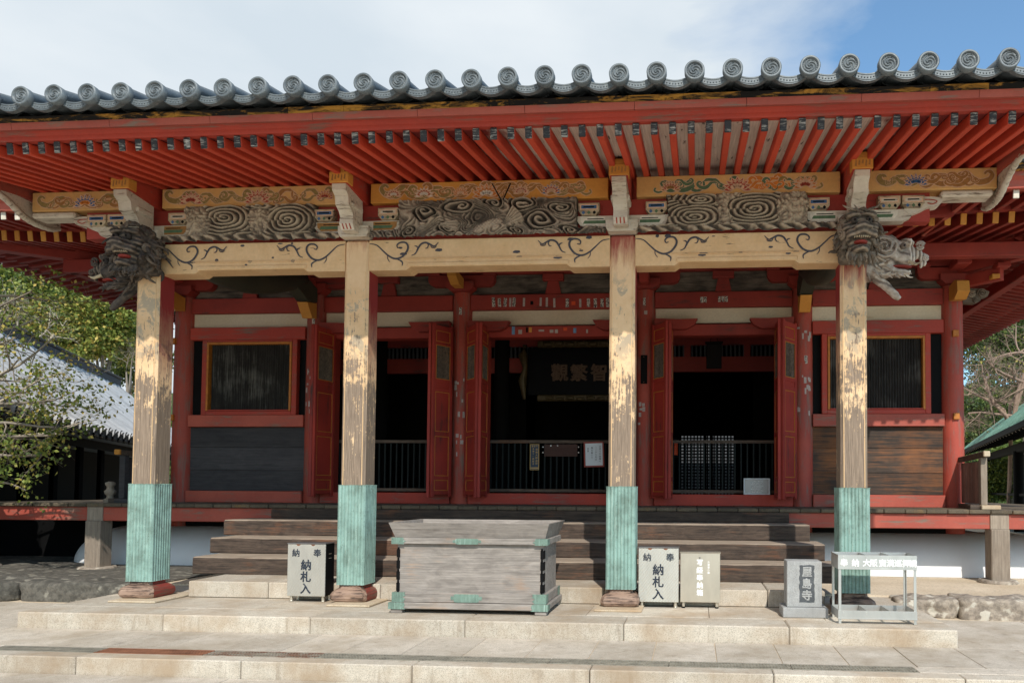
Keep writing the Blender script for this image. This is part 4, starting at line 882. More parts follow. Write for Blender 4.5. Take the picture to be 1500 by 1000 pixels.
relief('carved_transom', 'wave', hall, -3.82, -1.67, 4.07, 4.47, -.01, .085, wavef([(-3.03, 4.33, .27, .15, 4.2, 0), (-2.28, 4.29, .25, .15, 4, 1), (-2.78, 4.10, .16, .06, 2, 0), (-2.05, 4.11, .2, .05, 2, 1), (-2.6, 4.46, .2, .05, 2, 1)], [(-3.38, 4.26, .17, .6), (-2.63, 4.32, .13, .75)], -3.5, -1.99), .0065, 0)
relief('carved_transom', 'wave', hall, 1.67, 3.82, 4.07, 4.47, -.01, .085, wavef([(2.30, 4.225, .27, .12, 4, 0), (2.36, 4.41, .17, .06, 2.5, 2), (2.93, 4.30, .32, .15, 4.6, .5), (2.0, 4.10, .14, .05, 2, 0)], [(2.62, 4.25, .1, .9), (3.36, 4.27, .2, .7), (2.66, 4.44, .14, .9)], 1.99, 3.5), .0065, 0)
rc = random.Random(21)
CL = [(rc.uniform(-1.15, 1.15), rc.uniform(4.08, 4.46), rc.uniform(.06, .15), rc.uniform(0, 6)) for _ in range(46)]
CL = [c for c in CL if abs(c[0]) < 1.0 or c[1] < 4.25]
EYES = [(-.72, 4.33, .20, .09), (-.86, 4.13, .13, .07), (-.30, 4.40, .22, .08), (.10, 4.43, .13, .06), (.40, 4.40, .16, .08), (.62, 4.22, .24, .12), (.85, 4.36, .14, .08), (.95, 4.13, .22, .06), (-.45, 4.14, .15, .08), (.30, 4.12, .12, .06)]
def cloudf(x, z):
    wx, wz = x+.09*nz3(x, 0, z, 5), z+.06*nz3(x, 9, z, 5); q0 = nz3(wx, 2, wz*1.7, 3.1)+.45*nz3(wx, 5, wz*1.5, 7.5)
    v = .36+.55*(.5+.5*math.cos(q0*31))*(.55+.6*nz3(x, 7, z, 6))+.28*q0; nz = nz3(x, 0, z, 14)*.4+nz3(x, 4, z, 26)*.3
    for cx, cz, rx, rz in EYES:
        dx, dz = (wx-cx)/rx, (wz-cz)/rz; d = math.hypot(dx, dz)
        if d < 1.05: v = max(v*(d > .85), (.95-.35*d)*(.55+.45*math.cos(2*PI*d*2.6-math.atan2(dz, dx))))
    if abs(x) > 1.0 and z > 4.15+.02*nz3(x, 3, 0, 9): return 0
    # fanned wing of the bird
    for (wx, wz, a0, a1, R) in ((.16, 4.15, .25, 1.05, .27), (-.58, 4.2, -.35, .15, .26)):
        dx, dz = x-wx, z-wz; d = math.hypot(dx, dz); a = math.atan2(dz, dx); a = a if a > -1 else a+2*PI
        if .03 < d < R and a0 < a < a1: v = max(v, .4+.35*d/R+.3*(.5+.5*math.cos((a-a0)*42)))
    q = (x-.02)/.17; w = (z-4.17-.05*math.sin(x*9))/.055
    if q*q+w*w < 1: v = max(v, .5+.45*math.sqrt(1-q*q-w*w)*(.75+.25*math.cos(x*160)*math.cos(z*160)))
    return max(.03, v+nz*.13)
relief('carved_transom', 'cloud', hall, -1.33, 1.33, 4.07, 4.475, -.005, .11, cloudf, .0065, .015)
m = MB()
for dx in (-.035, .05): m.beam((.17, -.05, 4.44), (.17+dx*2.4, -.16, 4.60), .012, .012, 0, .002)
m.build('transom_spike', 'black', hall)
# ---- carved heads on the outer pillars
def curl(mb, p, d, ln, r, bend, rnd):
    d = Vector(d).normalized(); ax = d.cross(Vector((rnd.uniform(-1, 1), rnd.uniform(-1, 1), rnd.uniform(-1, 1)))).normalized(); pts = []; rad = []; p = Vector(p)
    for k in range(8):
        pts.append(p.copy()); rad.append(r*(1-.09*k)); p = p+d*(ln/7); d = (Matrix.Rotation(bend/7, 3, ax) @ d)
    mb.tube(pts, rad, 7)
def lion(x, mat, seed, sp=1.0):
    r = random.Random(seed); m = MB(); z = 3.94
    m.box(x-.17, x+.17, -.16, .02, 3.68, 4.18, 0, .03)
    m.sphere((x, -.2, z+.02), (.20, .2, .23)); m.sphere((x, -.38, z-.03), (.12, .13, .07)); m.sphere((x, -.48, z+.0), (.075, .05, .05)); m.sphere((x, -.34, z-.20), (.10, .12, .04)); m.sphere((x, -.30, z-.12), (.12, .05, .12))
    for q in (-1, 1):
        m.sphere((x+q*.085, -.36, z+.15), (.085, .07, .035)); m.sphere((x+q*.11, -.40, z-.06), (.05, .07, .05)); m.sphere((x+q*.055, -.49, z-.015), (.035, .03, .03)); m.sphere((x+q*.13, -.33, z+.03), (.06, .06, .05))
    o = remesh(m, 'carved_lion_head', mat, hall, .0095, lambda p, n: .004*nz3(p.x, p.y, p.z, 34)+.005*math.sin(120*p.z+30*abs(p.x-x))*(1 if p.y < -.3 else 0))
    m = MB(); att = []
    for k in range(92):      # flowing mane
        a = r.uniform(-.6, PI+.6) if k % 3 else r.uniform(PI, 2*PI); yy = r.uniform(-.32, -.02); R = (.19+.03*r.random())*(.4+.6*sp); p = (x+R*math.cos(a), yy, z+.03+R*1.1*math.sin(a)); d = (math.cos(a)*(1.7*sp-.8), r.uniform(-.15, .35), math.sin(a)*.35-.75); lock(m, att, p, d, r.uniform(.16, .32)*sp, r.uniform(.018, .028), r, .55)
    for k in range(26):
        a = r.uniform(-.25, PI+.25); yy = r.uniform(-.30, -.10); R = .235*(.3+.7*sp); snail(m, att, (x+R*math.cos(a), yy, z+.03+R*1.08*math.sin(a)), (math.cos(a), -.55, math.sin(a)), r.uniform(.035, .055), r)
    for k in range(16): a = -.9+1.8*k/15; lock(m, att, (x+.14*a, -.34, z-.225), (a*.35, -.08, -1), r.uniform(.12, .2), .018, r, .5)
    for q in (-1, 1):
        for k in range(4): lock(m, att, (x+q*(.03+.03*k), -.425, z+.165+.01*k), (q*.9, .1, .5), .10, .013, r, .4)
    m.att = att; m.build('mane', mat, o)
    for q in (-1, 1):
        e = MB(); e.sphere((x+q*.075, -.395, z+.085), .034, 0, 14); e.sphere((x+q*.073, -.424, z+.083), .013, 1, 8); e.build('eye', [mat, 'black'], o)
    e = MB()
    for k in range(8): u = -.075+.15*k/7; e.box(x+u-.006, x+u+.006, -.445+.5*u*u*6, -.42+.5*u*u*6, z-.10, z-.082, 0, .003)
    e.build('tooth_row', 'bare_paint', o)
    e = MB(); e.sphere((x, -.33, z-.125), (.075, .08, .025)); e.build('mouth', 'red_dark', o)
    return o
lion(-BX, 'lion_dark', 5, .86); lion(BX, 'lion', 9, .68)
def beast(s, mat, seed):
    r = random.Random(seed); x = s*(BX+.14); y = .13; z = 3.80; m = MB(); X = lambda d: x+s*d
    m.box(min(X(-.02), X(.12)), max(X(-.02), X(.12)), .02, .26, 3.55, 4.05, 0, .03)
    m.sphere((X(.22), y, z+.06), (.20, .16, .19)); m.sphere((X(.40), y, z-.02), (.15, .12, .10)); m.sphere((X(.18), y, z-.15), (.18, .13, .08)); m.sphere((X(.34), y, z-.17), (.16, .10, .04)); m.sphere((X(.43), y-.03, z+.14), (.09, .10, .05))
    m.tube([(X(.44), y, z+.05), (X(.54), y, z+.05), (X(.61), y, z+.0), (X(.63), y-.01, z-.07), (X(.59), y-.01, z-.11)], [.065, .055, .045, .036, .024], 10)
    m.tube([(X(.10), y-.02, z-.22), (X(.22), y-.04, z-.32), (X(.31), y-.05, z-.42), (X(.36), y-.05, z-.47)], [.055, .05, .046, .03], 8)
    def f(p, n):
        g = .006*math.sin(150*(p.x-x)*s) if abs(p.x-x) > .46 else -.006*max(0, math.sin(46*(p.z+.45*abs(p.x-x)+.02*nz3(p.x, p.y, p.z, 6))))**3
        return g+.003*nz3(p.x, p.y, p.z, 30)
    o = remesh(m, 'carved_beast_head', mat, hall, .0105, f)
    m = MB(); att = []
    snail(m, att, (X(.17), y-.165, z+.07), (0, -1, .1), .135, r, .017); snail(m, att, (X(.58), y-.05, z+.10), (0, -1, 0), .05, r, .016); snail(m, att, (X(.64), y-.02, z-.02), (0, -1, 0), .035, r, .013)
    for k in range(34): a = r.uniform(0, 1); lock(m, att, (X(.02+.12*a), y-.13+.05*r.random(), z-.22+.46*r.random()), (-s*.2+s*.9*a, -.25, -.6+.5*a), r.uniform(.12, .22), .017, r, .45)
    for k in range(10): lock(m, att, (X(.12+.03*k), y-.10, z-.2), (s*.7, -.1, -.4), .13, .013, r, .4)
    pass
    m.att = att; m.build('carved_curls', mat, o)
    e = MB(); e.sphere((X(.385), y-.115, z+.085), .034, 0, 14); e.sphere((X(.388), y-.145, z+.083), .012, 1, 8); e.build('eye', [mat, 'black'], o)
    e = MB(); e.tube([(X(.44), y-.11, z-.08), (X(.51), y-.14, z-.12), (X(.57), y-.15, z-.10)], [.022, .016, .004], 8); e.build('tusk', 'bare_paint', o)
    e = MB(); e.sphere((X(.36), y-.02, z-.115), (.14, .08, .018)); e.build('mouth', 'red_dark', o)
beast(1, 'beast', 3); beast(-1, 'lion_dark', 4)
# pale carved scrap behind the left pillar head
# ================================================================ portico roof
pr = bpy.data.objects.new('portico_roof', None); COL.objects.link(pr); pr.parent = hall; pr.location = Vector((0, 0, 4.6))-WP[hall]; WP[pr] = Vector((0, 0, 4.6))
SL = .158; x00 = 2.256
m = MB(); ang = math.atan(SL); ln = 2.75/math.cos(ang)
mt = Matrix.Translation((0, -1.42, 4.475)) @ Matrix.Rotation(ang, 4, 'X')
m.box(-.031, .031, .012, ln, 0, .104, 0, .007, mt); m.box(-.0315, .0315, -.006, .011, -.001, .105, 1, .014, mt)
raf = m.build('rafter', ['red_raft', 'white_tip'], pr, (0, -1.42, 4.475))
ks = [k for k in range(-47, 20) if -5.36 < x00+.164*k < 5.4]
first = True
for k in ks:
    x = x00+.164*k+random.uniform(-.003, .003)
    if first: raf.location.x = x-wpos(pr).x; WP[raf] = Vector((x, -1.42, 4.475)); first = False
    else: dup(raf, pr, (x, -1.42, 4.475))
m = MB(); mt = Matrix.Translation((0, -1.42, 4.475)) @ Matrix.Rotation(ang, 4, 'X'); m.box(-5.75, 5.75, .02, ln+.6, .107, .14, 0, 0, mt); m.build('soffit_board', 'soffit', pr)
m = MB(); m.box(-5.5, 5.5, 1.35, 1.45, 4.70, 5.4, 0, 0); m.build('roof_back_board', 'red_dark', pr)
EX = 5.95
m = MB(); m.prism([(-1.395, 4.582), (-1.455, 4.582), (-1.462, 4.625), (-1.485, 4.652), (-1.53, 4.668), (-1.53, 4.69), (-1.395, 4.69)], 0, -EX, EX); m.build('eave_fascia', 'red', pr)
m = MB(); e = [-EX]+[-5.1+.98*i for i in range(12)]+[EX]; e = [q for q in e if abs(q) <= EX]
for a, b_ in zip(e, e[1:]): m.prism([(-1.4, 4.692), (-1.595, 4.622), (-1.607, 4.684), (-1.4, 4.73)], 0, a+.002, b_-.002)
m.build('eave_plank', 'red_fade', pr)
m = MB(); e = [-EX]+[-5.6+.52*i+.03*math.sin(i*5) for i in range(23)]+[EX]; e = sorted(q for q in e if abs(q) <= EX)
for a, b_ in zip(e, e[1:]): m.prism([(-1.4, 4.731), (-1.585, 4.690), (-1.595, 4.748), (-1.4, 4.79)], 0, a+.001, b_-.001)
m.build('stained_tile_board', 'stain', pr)
m = MB(); th = math.atan(.26); mt = Matrix.Translation((0, -1.52, 4.775)) @ Matrix.Rotation(th, 4, 'X'); m.box(-EX, EX, 0, 5.1, -.02, .015, 0, 0, mt); m.build('roof_deck', 'black', pr)
# tiles
TX0 = .0; SP = .3206
def tomoe(r):
    vs = [(0, 0, .006)]; rings = 34; seg = 84
    for i in range(1, rings+1):
        q = i/rings
        for j in range(seg):
            a = 2*PI*j/seg
            if q > .97: h = .006
            elif q > .765: h = .012
            elif q > .735: h = -.008
            elif q > .64: h = -.006+.008*max(0, math.cos(a*20))*math.cos((q-.6875)/.05*PI/2)
            elif q > .61: h = .002
            else: h = -.006+.011*(.5+.5*math.cos(3*a+21*q))*(1 if q > .1 else .6)
            vs.append((r*q*math.cos(a), -h, r*q*math.sin(a)))
    fs = [(0, 1+(j+1) % seg, 1+j) for j in range(seg)]; fs += [(1+(i)*seg+j, 1+i*seg+(j+1) % seg, 1+(i+1)*seg+(j+1) % seg, 1+(i+1)*seg+j) for i in range(rings-1) for j in range(seg)]
    nlast = 1+(rings-1)*seg
    vs += [(r*math.cos(2*PI*j/seg), .05, r*math.sin(2*PI*j/seg)) for j in range(seg)]; fs += [(nlast+j, nlast+(j+1) % seg, nlast+seg+(j+1) % seg, nlast+seg+j) for j in range(seg)]
    return vs, fs
m = MB(); o0 = Vector((0, -1.835, 4.815)); vs, fs = tomoe(.085); R = Matrix.Rotation(.06, 4, 'X'); m.add([Vector(v)+o0 for v in vs], fs, 0, True); m.sm = [True]*len(m.f)
def rollseg(mb, y0, y1, r, m_=0):
    n = 14; k0 = Vector((0, y0, 4.835+.26*(y0+1.76))); k1 = Vector((0, y1, 4.835+.26*(y1+1.76)))
    mb.tube([k0, k1], [r, r*.965], n, m_, True)
rollseg(m, -1.79, -1.42, .062)
y = -1.42
while y < 3.4: rollseg(m, y-.02, y+.27, .0605); y += .27
et = m.build('round_end_tile', 'tile', pr, o0)
m = MB(); n = 14; hw = SP/2-.004
def pz(u): return 4.766+.056*u*u
us = [-1+2*i/n for i in range(n+1)]
vs = []; 
for (dy, top) in ((-1.78, True), (-1.78, False), (-1.735, False), (-1.735, True)):
    for u in us: vs.append((u*hw, dy, pz(u)-(0 if top else .066*(1-.25*u*u))))
k = n+1; fs = [(a*k+i, a*k+i+1, ((a+1) % 4)*k+i+1, ((a+1) % 4)*k+i) for a in range(4) for i in range(n)]; m.add(vs, fs, 0, False)
for row in range(19):
    ya, yb = -1.735+.27*row, -1.735+.27*(row+1)+.02; vs = []
    for yy, dz in ((ya, .018), (yb, 0)):
        for u in us: vs.append((u*hw, yy, pz(u)+.26*(yy+1.735)+dz-.02))
    for u in us: vs.append((u*hw, ya, pz(u)+.26*(ya+1.735)-.03))
    m.add(vs, [(i, i+1, k+i+1, k+i) for i in range(n)]+[(i, 2*k+i, 2*k+i+1, i+1) for i in range(n)], 0, False)
for i in range(11): u = -.8+1.6*i/10; m.sphere((u*hw, -1.781, pz(u)-.034), (.007, .006, .007), 0, 6)
for dz in (.012, .054):
    m.tube([(u*hw, -1.7805, pz(u)-dz) for u in us], .0035, 5, 0)
pt = m.build('pan_tile', 'tile', pr, (0, -1.8, 4.766))
for k in range(-18, 19):
    x = .044+SP*k
    if k == -18: et.location.x = x; WP[et] = Vector((x, o0.y, o0.z)); pt.location.x = x+SP/2; WP[pt] = Vector((x+SP/2, -1.8, 4.766))
    else:
        q = dup(et, pr, (x, o0.y, o0.z+random.uniform(-.004, .004))); q.rotation_euler.y = random.uniform(-.5, .5)*.6
        if k < 18: dup(pt, pr, (x+SP/2, -1.8, 4.766+random.uniform(-.003, .003)))
# gable ends of the portico roof: bargeboards with a moulded white lower edge
for s in (-1, 1):
    X = s*5.50; m = MB(); m.prism([(-1.42, 4.47), (-1.45, 4.64), (2.6, 5.36), (2.6, 4.86), (.25, 4.62), (-.1, 4.62)], 0, X-.03, X+.03); bb = m.build('bargeboard', 'red_fade', pr)
    m = MB(); pts = [(-.95, 4.56), (-.65, 4.585), (-.42, 4.57), (-.22, 4.50), (-.05, 4.41), (.12, 4.375), (.32, 4.385), (.44, 4.43)]
    q = smooth([(a, b_) for a, b_ in pts], 5); m.tube([(X+s*.0, a, b_) for a, b_ in q], [.022+.012*math.sin(PI*i/(len(q)-1))+.005*(i % 2) for i in range(len(q))], 8)
    m.prism(q+[(.44, 4.50), (.2, 4.60), (-.3, 4.62), (-.75, 4.61), (-.95, 4.59)], 0, X-.015, X+.015); m.build('moulded_edge', 'white_old', bb)
    m = MB()
    for yy in [-1.3+.28*i for i in range(15)]: m.tube([(X+s*.35, yy, 4.96+.26*(yy+1.42)), (X+s*.35, yy+.27, 4.96+.26*(yy+.27+1.42))], [.09, .086], 10)
    m.build('verge_tile', 'tile', pr)
# ================================================================ main roof
mr = bpy.data.objects.new('main_roof', None); COL.objects.link(mr); mr.parent = hall; mr.location = Vector((0, D, 4.8))-WP[hall]; WP[mr] = Vector((0, D, 4.8))
EXM, EY0, EY1 = 9.0, 1.14, 17.5
def lift(t): return .20*max(0, min(1.2, (t-4.6)/4.4))**2
def fl(x): return lift(abs(x))
def sl(y): return lift(9.0-(y-EY0))
def tilt(mb, a, b_, w, h, m0, cap=None):
    mb.beam(a, b_, w, h, m0, .006)
    if cap is not None:
        a = Vector(a); d = (a-Vector(b_)).normalized(); mb.beam(a+d*.012, a-d*.004, w*1.02, h*1.02, cap, .008)
n = 0
for s in (-1, 1):
    for k in range(20):
        ax = 4.95+.2*k; x = s*ax; L_ = fl(x); dz = L_
        yin = 2.1 if ax < 8.1 else min(2.1, EY0+max(.15, (9.0-ax)))
        m = MB(); tilt(m, (x, EY0, 4.83+dz), (x, yin, 4.83+dz*(1-.4*(yin-EY0))+.11*(yin-EY0)), .07, .10, 0, 1); m.build('flying_rafter', ['red_dark', 'p_white'], mr)
        if ax < 8.3:
            yin = 3.9 if ax < 6.3 else max(1.9, 3.84-(ax-6.29))
            m = MB(); tilt(m, (x, 1.75, 4.775+dz*.8), (x, yin, 4.775+dz*.8*(1-(yin-1.75)/2.2)+.18*(yin-1.75)), .075, .14, 0, 1); m.build('base_rafter', ['red_dark', 'ochre'], mr)
    m = MB()
    y = EY0+.25
    while y < 15:
        L_ = sl(y); xi = 8.05; 
        if y-EY0 < .95: xi = 9.0-(y-EY0)+.02
        if xi < 8.95: tilt(m, (s*9.0, y, 4.83+L_), (s*xi, y, 4.83+L_*.6+.11*(9.0-xi)), .07, .10, 0)
        xo = 8.35; xi = 6.25 if y > 3.84 else 9.0-(y-EY0)-.1
        if xi < 8.3: tilt(m, (s*xo, y, 4.775+L_*.8), (s*xi, y, 4.775+L_*.8*(xi-6.2)/2.2+.18*(xo-xi)), .075, .14, 0)
        y += .2
    m.build('side_rafter', ['red_dark', 'ochre'], mr)['kind'] = 'stuff'
    # hip rafter with gilt end
    m = MB(); m.beam((s*9.1, EY0-.1, 5.0), (s*6.2, 3.9, 5.12), .18, .24, 0, .01); m.beam((s*8.42, 1.72, 4.86), (s*6.2, 3.95, 4.98), .2, .26, 0, .01); m.build('hip_rafter', 'red_dark', mr)
    m = MB(); m.beam((s*8.5, 1.64, 4.85), (s*8.4, 1.74, 4.855), .21, .27, 0, .02); m.build('gilt_hip_cap', 'ochre', mr)
def strip(mb, pts, prof, m0=0):
    """sweep a (out, up) profile along eave points with outward directions"""
    k = len(prof); vs = []
    for p, o in pts:
        for a, c in prof: vs.append((p[0]+o[0]*a, p[1]+o[1]*a, p[2]+c))
    n = len(pts); mb.add(vs, [(i*k+j, i*k+(j+1) % k, (i+1)*k+(j+1) % k, (i+1)*k+j) for i in range(n-1) for j in range(k)]+[tuple(range(k)), tuple(range((n-1)*k, n*k))], m0)
for s in (-1, 1):
    fp = [((s*(4.7+.215*i), EY0, fl(4.7+.215*i)), (0, -1)) for i in range(20)]; fp.append(((s*9.0, EY0, fl(9.0)), (s*.9, -.9)))
    sp_ = [((s*9.0, EY0+.4*i, sl(EY0+.4*i)), (s, 0)) for i in range(1, 36)]; allp = fp+sp_
    m = MB(); strip(m, allp, [(-.06, 4.882), (.06, 4.882), (.08, 4.97), (.13, 5.01), (.13, 5.06), (-.06, 5.06)]); m.build('eave_fascia', 'red_fade', mr)
    m = MB(); strip(m, allp, [(-.05, 5.062), (.20, 5.062), (.215, 5.12), (-.05, 5.16)]); m.build('stained_tile_board', 'stain', mr)
    m = MB(); strip(m, allp, [(-.1, 5.165), (.30, 5.125), (.32, 5.20), (-.1, 5.30)]); m.build('eave_tile', 'tile', mr)
    # board between the two rafter tiers
    i1 = [((s*(4.7+.19*i), 1.72, fl(4.7+.19*i)*.85), (0, -1)) for i in range(20)]; i1.append(((s*8.4, 1.72, fl(8.4)*.85), (s*.9, -.9))); i2 = [((s*8.4, 1.72+.4*i, sl(1.72+.4*i)*.85), (s, 0)) for i in range(1, 34)]
    m = MB(); strip(m, i1+i2, [(-.06, 4.847), (.04, 4.847), (.04, 4.90), (-.06, 4.90)]); m.build('tier_board', 'red_dark', mr)
    m = MB()
    for (x0, y0, z0, x1, y1, z1) in ((5, 2.75, 4.69, 7.5, 2.75, 4.69), (7.4, 2.75, 4.69, 7.4, 15, 4.69)): m.beam((s*x0, y0, z0+.0), (s*x1, y1, z1), .16, .2, 0, .01)
    m.build('eave_purlin', 'red_dark', mr)
m = MB()     # soffit boards above the rafters, with the hall's upturned corners
for s in (-1, 1):
    g = lambda x, y: max(fl(x)*max(0, 1-(y-EY0)/2.6), sl(y)*max(0, 1-(9-abs(x))/2.6))
    xs = [3.8, 4.6, 5.2, 5.8, 6.3, 6.8, 7.3, 7.8, 8.3, 8.7, 9.02]; ys = [EY0-.02, 1.4, 1.8, 2.3, 2.8, 3.3, 3.9]
    zz = lambda x, y: 4.893+.13*min(y-EY0, 9.0-min(abs(x), 9.0))+g(x, y) if True else 0
    vs = [(s*x, y, zz(x, y)) for y in ys for x in xs]; k = len(xs); m.add(vs, [(j*k+i, j*k+i+1, (j+1)*k+i+1, (j+1)*k+i) for j in range(len(ys)-1) for i in range(k-1)], 0)
    xs2 = [6.2, 6.8, 7.4, 8.0, 8.5, 9.02]; ys2 = [3.9, 5, 6.5, 8, 10, 12, 14, 16]; zz2 = lambda x, y: 4.893+.13*(9.0-min(x, 9.0))+sl(y)*max(0, 1-(9-x)/2.6)
    vs = [(s*x, y, zz2(x, y)) for y in ys2 for x in xs2]; k = len(xs2); m.add(vs, [(j*k+i, j*k+i+1, (j+1)*k+i+1, (j+1)*k+i) for j in range(len(ys2)-1) for i in range(k-1)], 0)
m.build('eave_soffit', 'red_dark', mr)
m = MB()
rz = 9.7; A = [(-9.3, .84, 5.42), (9.3, .84, 5.42), (9.3, 18, 5.2), (-9.3, 18, 5.2)]; Rg = [(-4.2, 9.4, rz), (4.2, 9.4, rz)]
mid = lambda a, b_, t, sag: tuple(a[i]+(b_[i]-a[i])*t-(sag if i == 2 else 0) for i in range(3))
# front slope is left open where the portico roof runs into it
lo = [mid(A[0], Rg[0], t, .45*math.sin(PI*t)) for t in (0, .25, .5, .75, 1)]; hi = [mid(A[1], Rg[1], t, .45*math.sin(PI*t)) for t in (0, .25, .5, .75, 1)]
P1_ = (-5.9, .84, 5.24); P2_ = (5.9, .84, 5.24); Q1 = (-5.9, lo[1][1], lo[1][2]); Q2 = (5.9, hi[1][1], hi[1][2])
m.add([lo[0], P1_, Q1, lo[1]], [(0, 1, 2, 3)]); m.add([P2_, hi[0], hi[1], Q2], [(0, 1, 2, 3)])
for a in range(1, 4): m.add([lo[a], hi[a], hi[a+1], lo[a+1]], [(0, 1, 2, 3)])
l2 = [mid(A[3], Rg[0], t, .45*math.sin(PI*t)) for t in (0, .25, .5, .75, 1)]; h2 = [mid(A[2], Rg[1], t, .45*math.sin(PI*t)) for t in (0, .25, .5, .75, 1)]
for a in range(4): m.add([lo[a], lo[a+1], l2[a+1], l2[a]], [(0, 1, 2, 3)]); m.add([hi[a], h2[a], h2[a+1], hi[a+1]], [(0, 1, 2, 3)]); m.add([l2[a], l2[a+1], h2[a+1], h2[a]], [(0, 1, 2, 3)])
m.box(-4.3, 4.3, 9.2, 9.6, rz-.1, rz+.5, 0, .05); m.build('tiled_slope', 'tile', mr)
# ================================================================ things in front of the hall
st = thing('wooden_steps', 'broad worn wooden steps rising to the veranda behind the offering box', 'steps', (0, 1.6, 0))
def stepbeam(y0, y1, z0, z1, xl, xr, seed):
    m = MB(); nx = 90; r = .03; sec = []
    for a in range(5): t = PI/2*a/4; sec.append((y0+r-r*math.cos(t) if False else y0+r*(1-math.sin(PI/2-t)), z1-r+r*math.sin(t)))
    prof = [(y1, z0), (y0+.008, z0), (y0, z0+.012)]+[(y0+r*(1-math.cos(PI/2*a/4)), z1-r+r*math.sin(PI/2*a/4)) for a in range(5)]+[(y1, z1)]
    k = len(prof); vs = []
    for i in range(nx+1):
        x = xl+(xr-xl)*i/nx
        for a, (yy, zz) in enumerate(prof):
            d = nz3(x*1.0, seed, a*.8, 2.2)*.012+nz3(x, seed+3, a, 7)*.005 if 0 < a < k-1 else 0
            vs.append((x+(nz3(seed, a, 0, 3)*.02 if i in (0, nx) else 0), yy+d, zz+(d*.6 if a >= 3 else 0)))
    m.add(vs, [(i*k+j, i*k+(j+1) % k, (i+1)*k+(j+1) % k, (i+1)*k+j) for i in range(nx) for j in range(k)]+[tuple(range(k)), tuple(range(nx*k, nx*k+k))], 0)
    nf = nx*k; m.m = [0 if (f < nf and (f % k) in (k-2, k-3, k-4)) else 1 for f in range(len(m.m))]
    return m.build('step', ['tread_wood', 'riser_wood'], st)
XS = lambda px, py, y: at(px, py, y=y).x
stepbeam(.90, 1.5, .187, .398, XS(282, 826, .9), 4.02, 1); stepbeam(1.42, 2.05, .40, .603, XS(308, 798, 1.42), 3.92, 2); stepbeam(1.97, 2.62, .605, .815, XS(328, 771, 1.97), 3.82, 3)
m = MB(); m.box(-3.95, 3.62, 2.535, 2.60, .817, .962, 0, .01); m.build('riser_board', 'riser_wood', st)
m = MB()
for x in (-3.2, 0, 3.2): m.box(x-.2, x+.2, 1.5, 2.6, .19, .395, 0, .01)
m.build('step_bearer', 'step_wood', st)
m = MB(); slabs(m, XS(275, 860, .24), 3.72, .245, 1.1, .0, .186, [-2.6, -1.27, .1, 1.3, 2.55, 3.1], 0, .01); sb = tag(m.build('stone_step', 'granite', None, (0, .25, 0)), 'low pale granite step along the foot of the wooden stairs', 'stone step')
# ---- offering box
ob = thing('offering_box', 'large silvery wooden offering box with green copper fittings and a flared rim', 'offering box', (0, -.1, 0))
Y0, Y1 = -.53, .22
m = MB(); m.box(-.765, .765, Y0+.03, Y1-.03, .20, .705, 0, .004); m.build('chest_body', 'grey_wood', ob)
m = MB()
m.box(-.80, .80, Y0-.005, Y0+.055, .112, .208, 0, .006); m.box(-.80, .80, Y1-.055, Y1+.005, .112, .208, 0, .006); m.box(-.80, -.745, Y0+.056, Y1-.056, .112, .208, 0, .006); m.box(.745, .80, Y0+.056, Y1-.056, .112, .208, 0, .006); m.build('lower_band', 'grey_wood', ob)
m = MB(); m.box(-.825, .825, Y0-.03, Y1+.03, .045, .110, 0, .008); m.build('base_frame', 'grey_wood', ob)
for x in (-.75, .75):
    for y in (Y0+.03, Y1-.03): m = MB(); m.box(x-.06, x+.06, y-.05, y+.05, 0, .044, 0, .006); m.build('foot', 'grey_wood', ob)
m = MB(); z0, z1 = .706, .770
m.box(-.81, .81, Y0-.012, Y0+.06, z0, z1, 0, .006); m.box(-.81, .81, Y1-.06, Y1+.012, z0, z1, 0, .006); m.box(-.81, -.74, Y0+.061, Y1-.061, z0, z1, 0, .006); m.box(.74, .81, Y0+.061, Y1-.061, z0, z1, 0, .006); m.build('upper_band', 'grey_wood', ob)
m = MB()        # flared rim, four mitred boards
bo = (-.785, .785, Y0+.015, Y1-.015, .772); to = (-.835, .835, Y0-.045, Y1+.12, .925); th = .035
def quadring(o_b, o_t, ins):
    B = [(o_b[0]+ins, o_b[2]+ins), (o_b[1]-ins, o_b[2]+ins), (o_b[1]-ins, o_b[3]-ins), (o_b[0]+ins, o_b[3]-ins)]; Tt = [(o_t[0]+ins, o_t[2]+ins), (o_t[1]-ins, o_t[2]+ins), (o_t[1]-ins, o_t[3]-ins), (o_t[0]+ins, o_t[3]-ins)]
    return [(x, y, o_b[4]) for x, y in B], [(x, y, o_t[4]) for x, y in Tt]
Bo, To = quadring(bo, to, 0); Bi, Ti = quadring(bo, to, th)
for i in range(4):
    j = (i+1) % 4; m.add([Bo[i], Bo[j], To[j], To[i], Bi[i], Bi[j], Ti[j], Ti[i]], [(0, 1, 2, 3), (4, 7, 6, 5), (3, 2, 6, 7), (0, 4, 5, 1), (0, 3, 7, 4), (1, 5, 6, 2)], 0)
m.build('flared_rim', 'grey_wood', ob)
m = MB()
for i in range(9): x = -.66+.165*i; m.box(x-.03, x+.03, Y0+.07, Y1-.07, .74, .79, 0, .004)
m.build('grating', 'grey_wood', ob)
def plate(pts, y, th, nm='copper_fitting'): m = MB(); m.prism(pts, 1, y-th, y); return m.build(nm, 'copper_fit', ob)
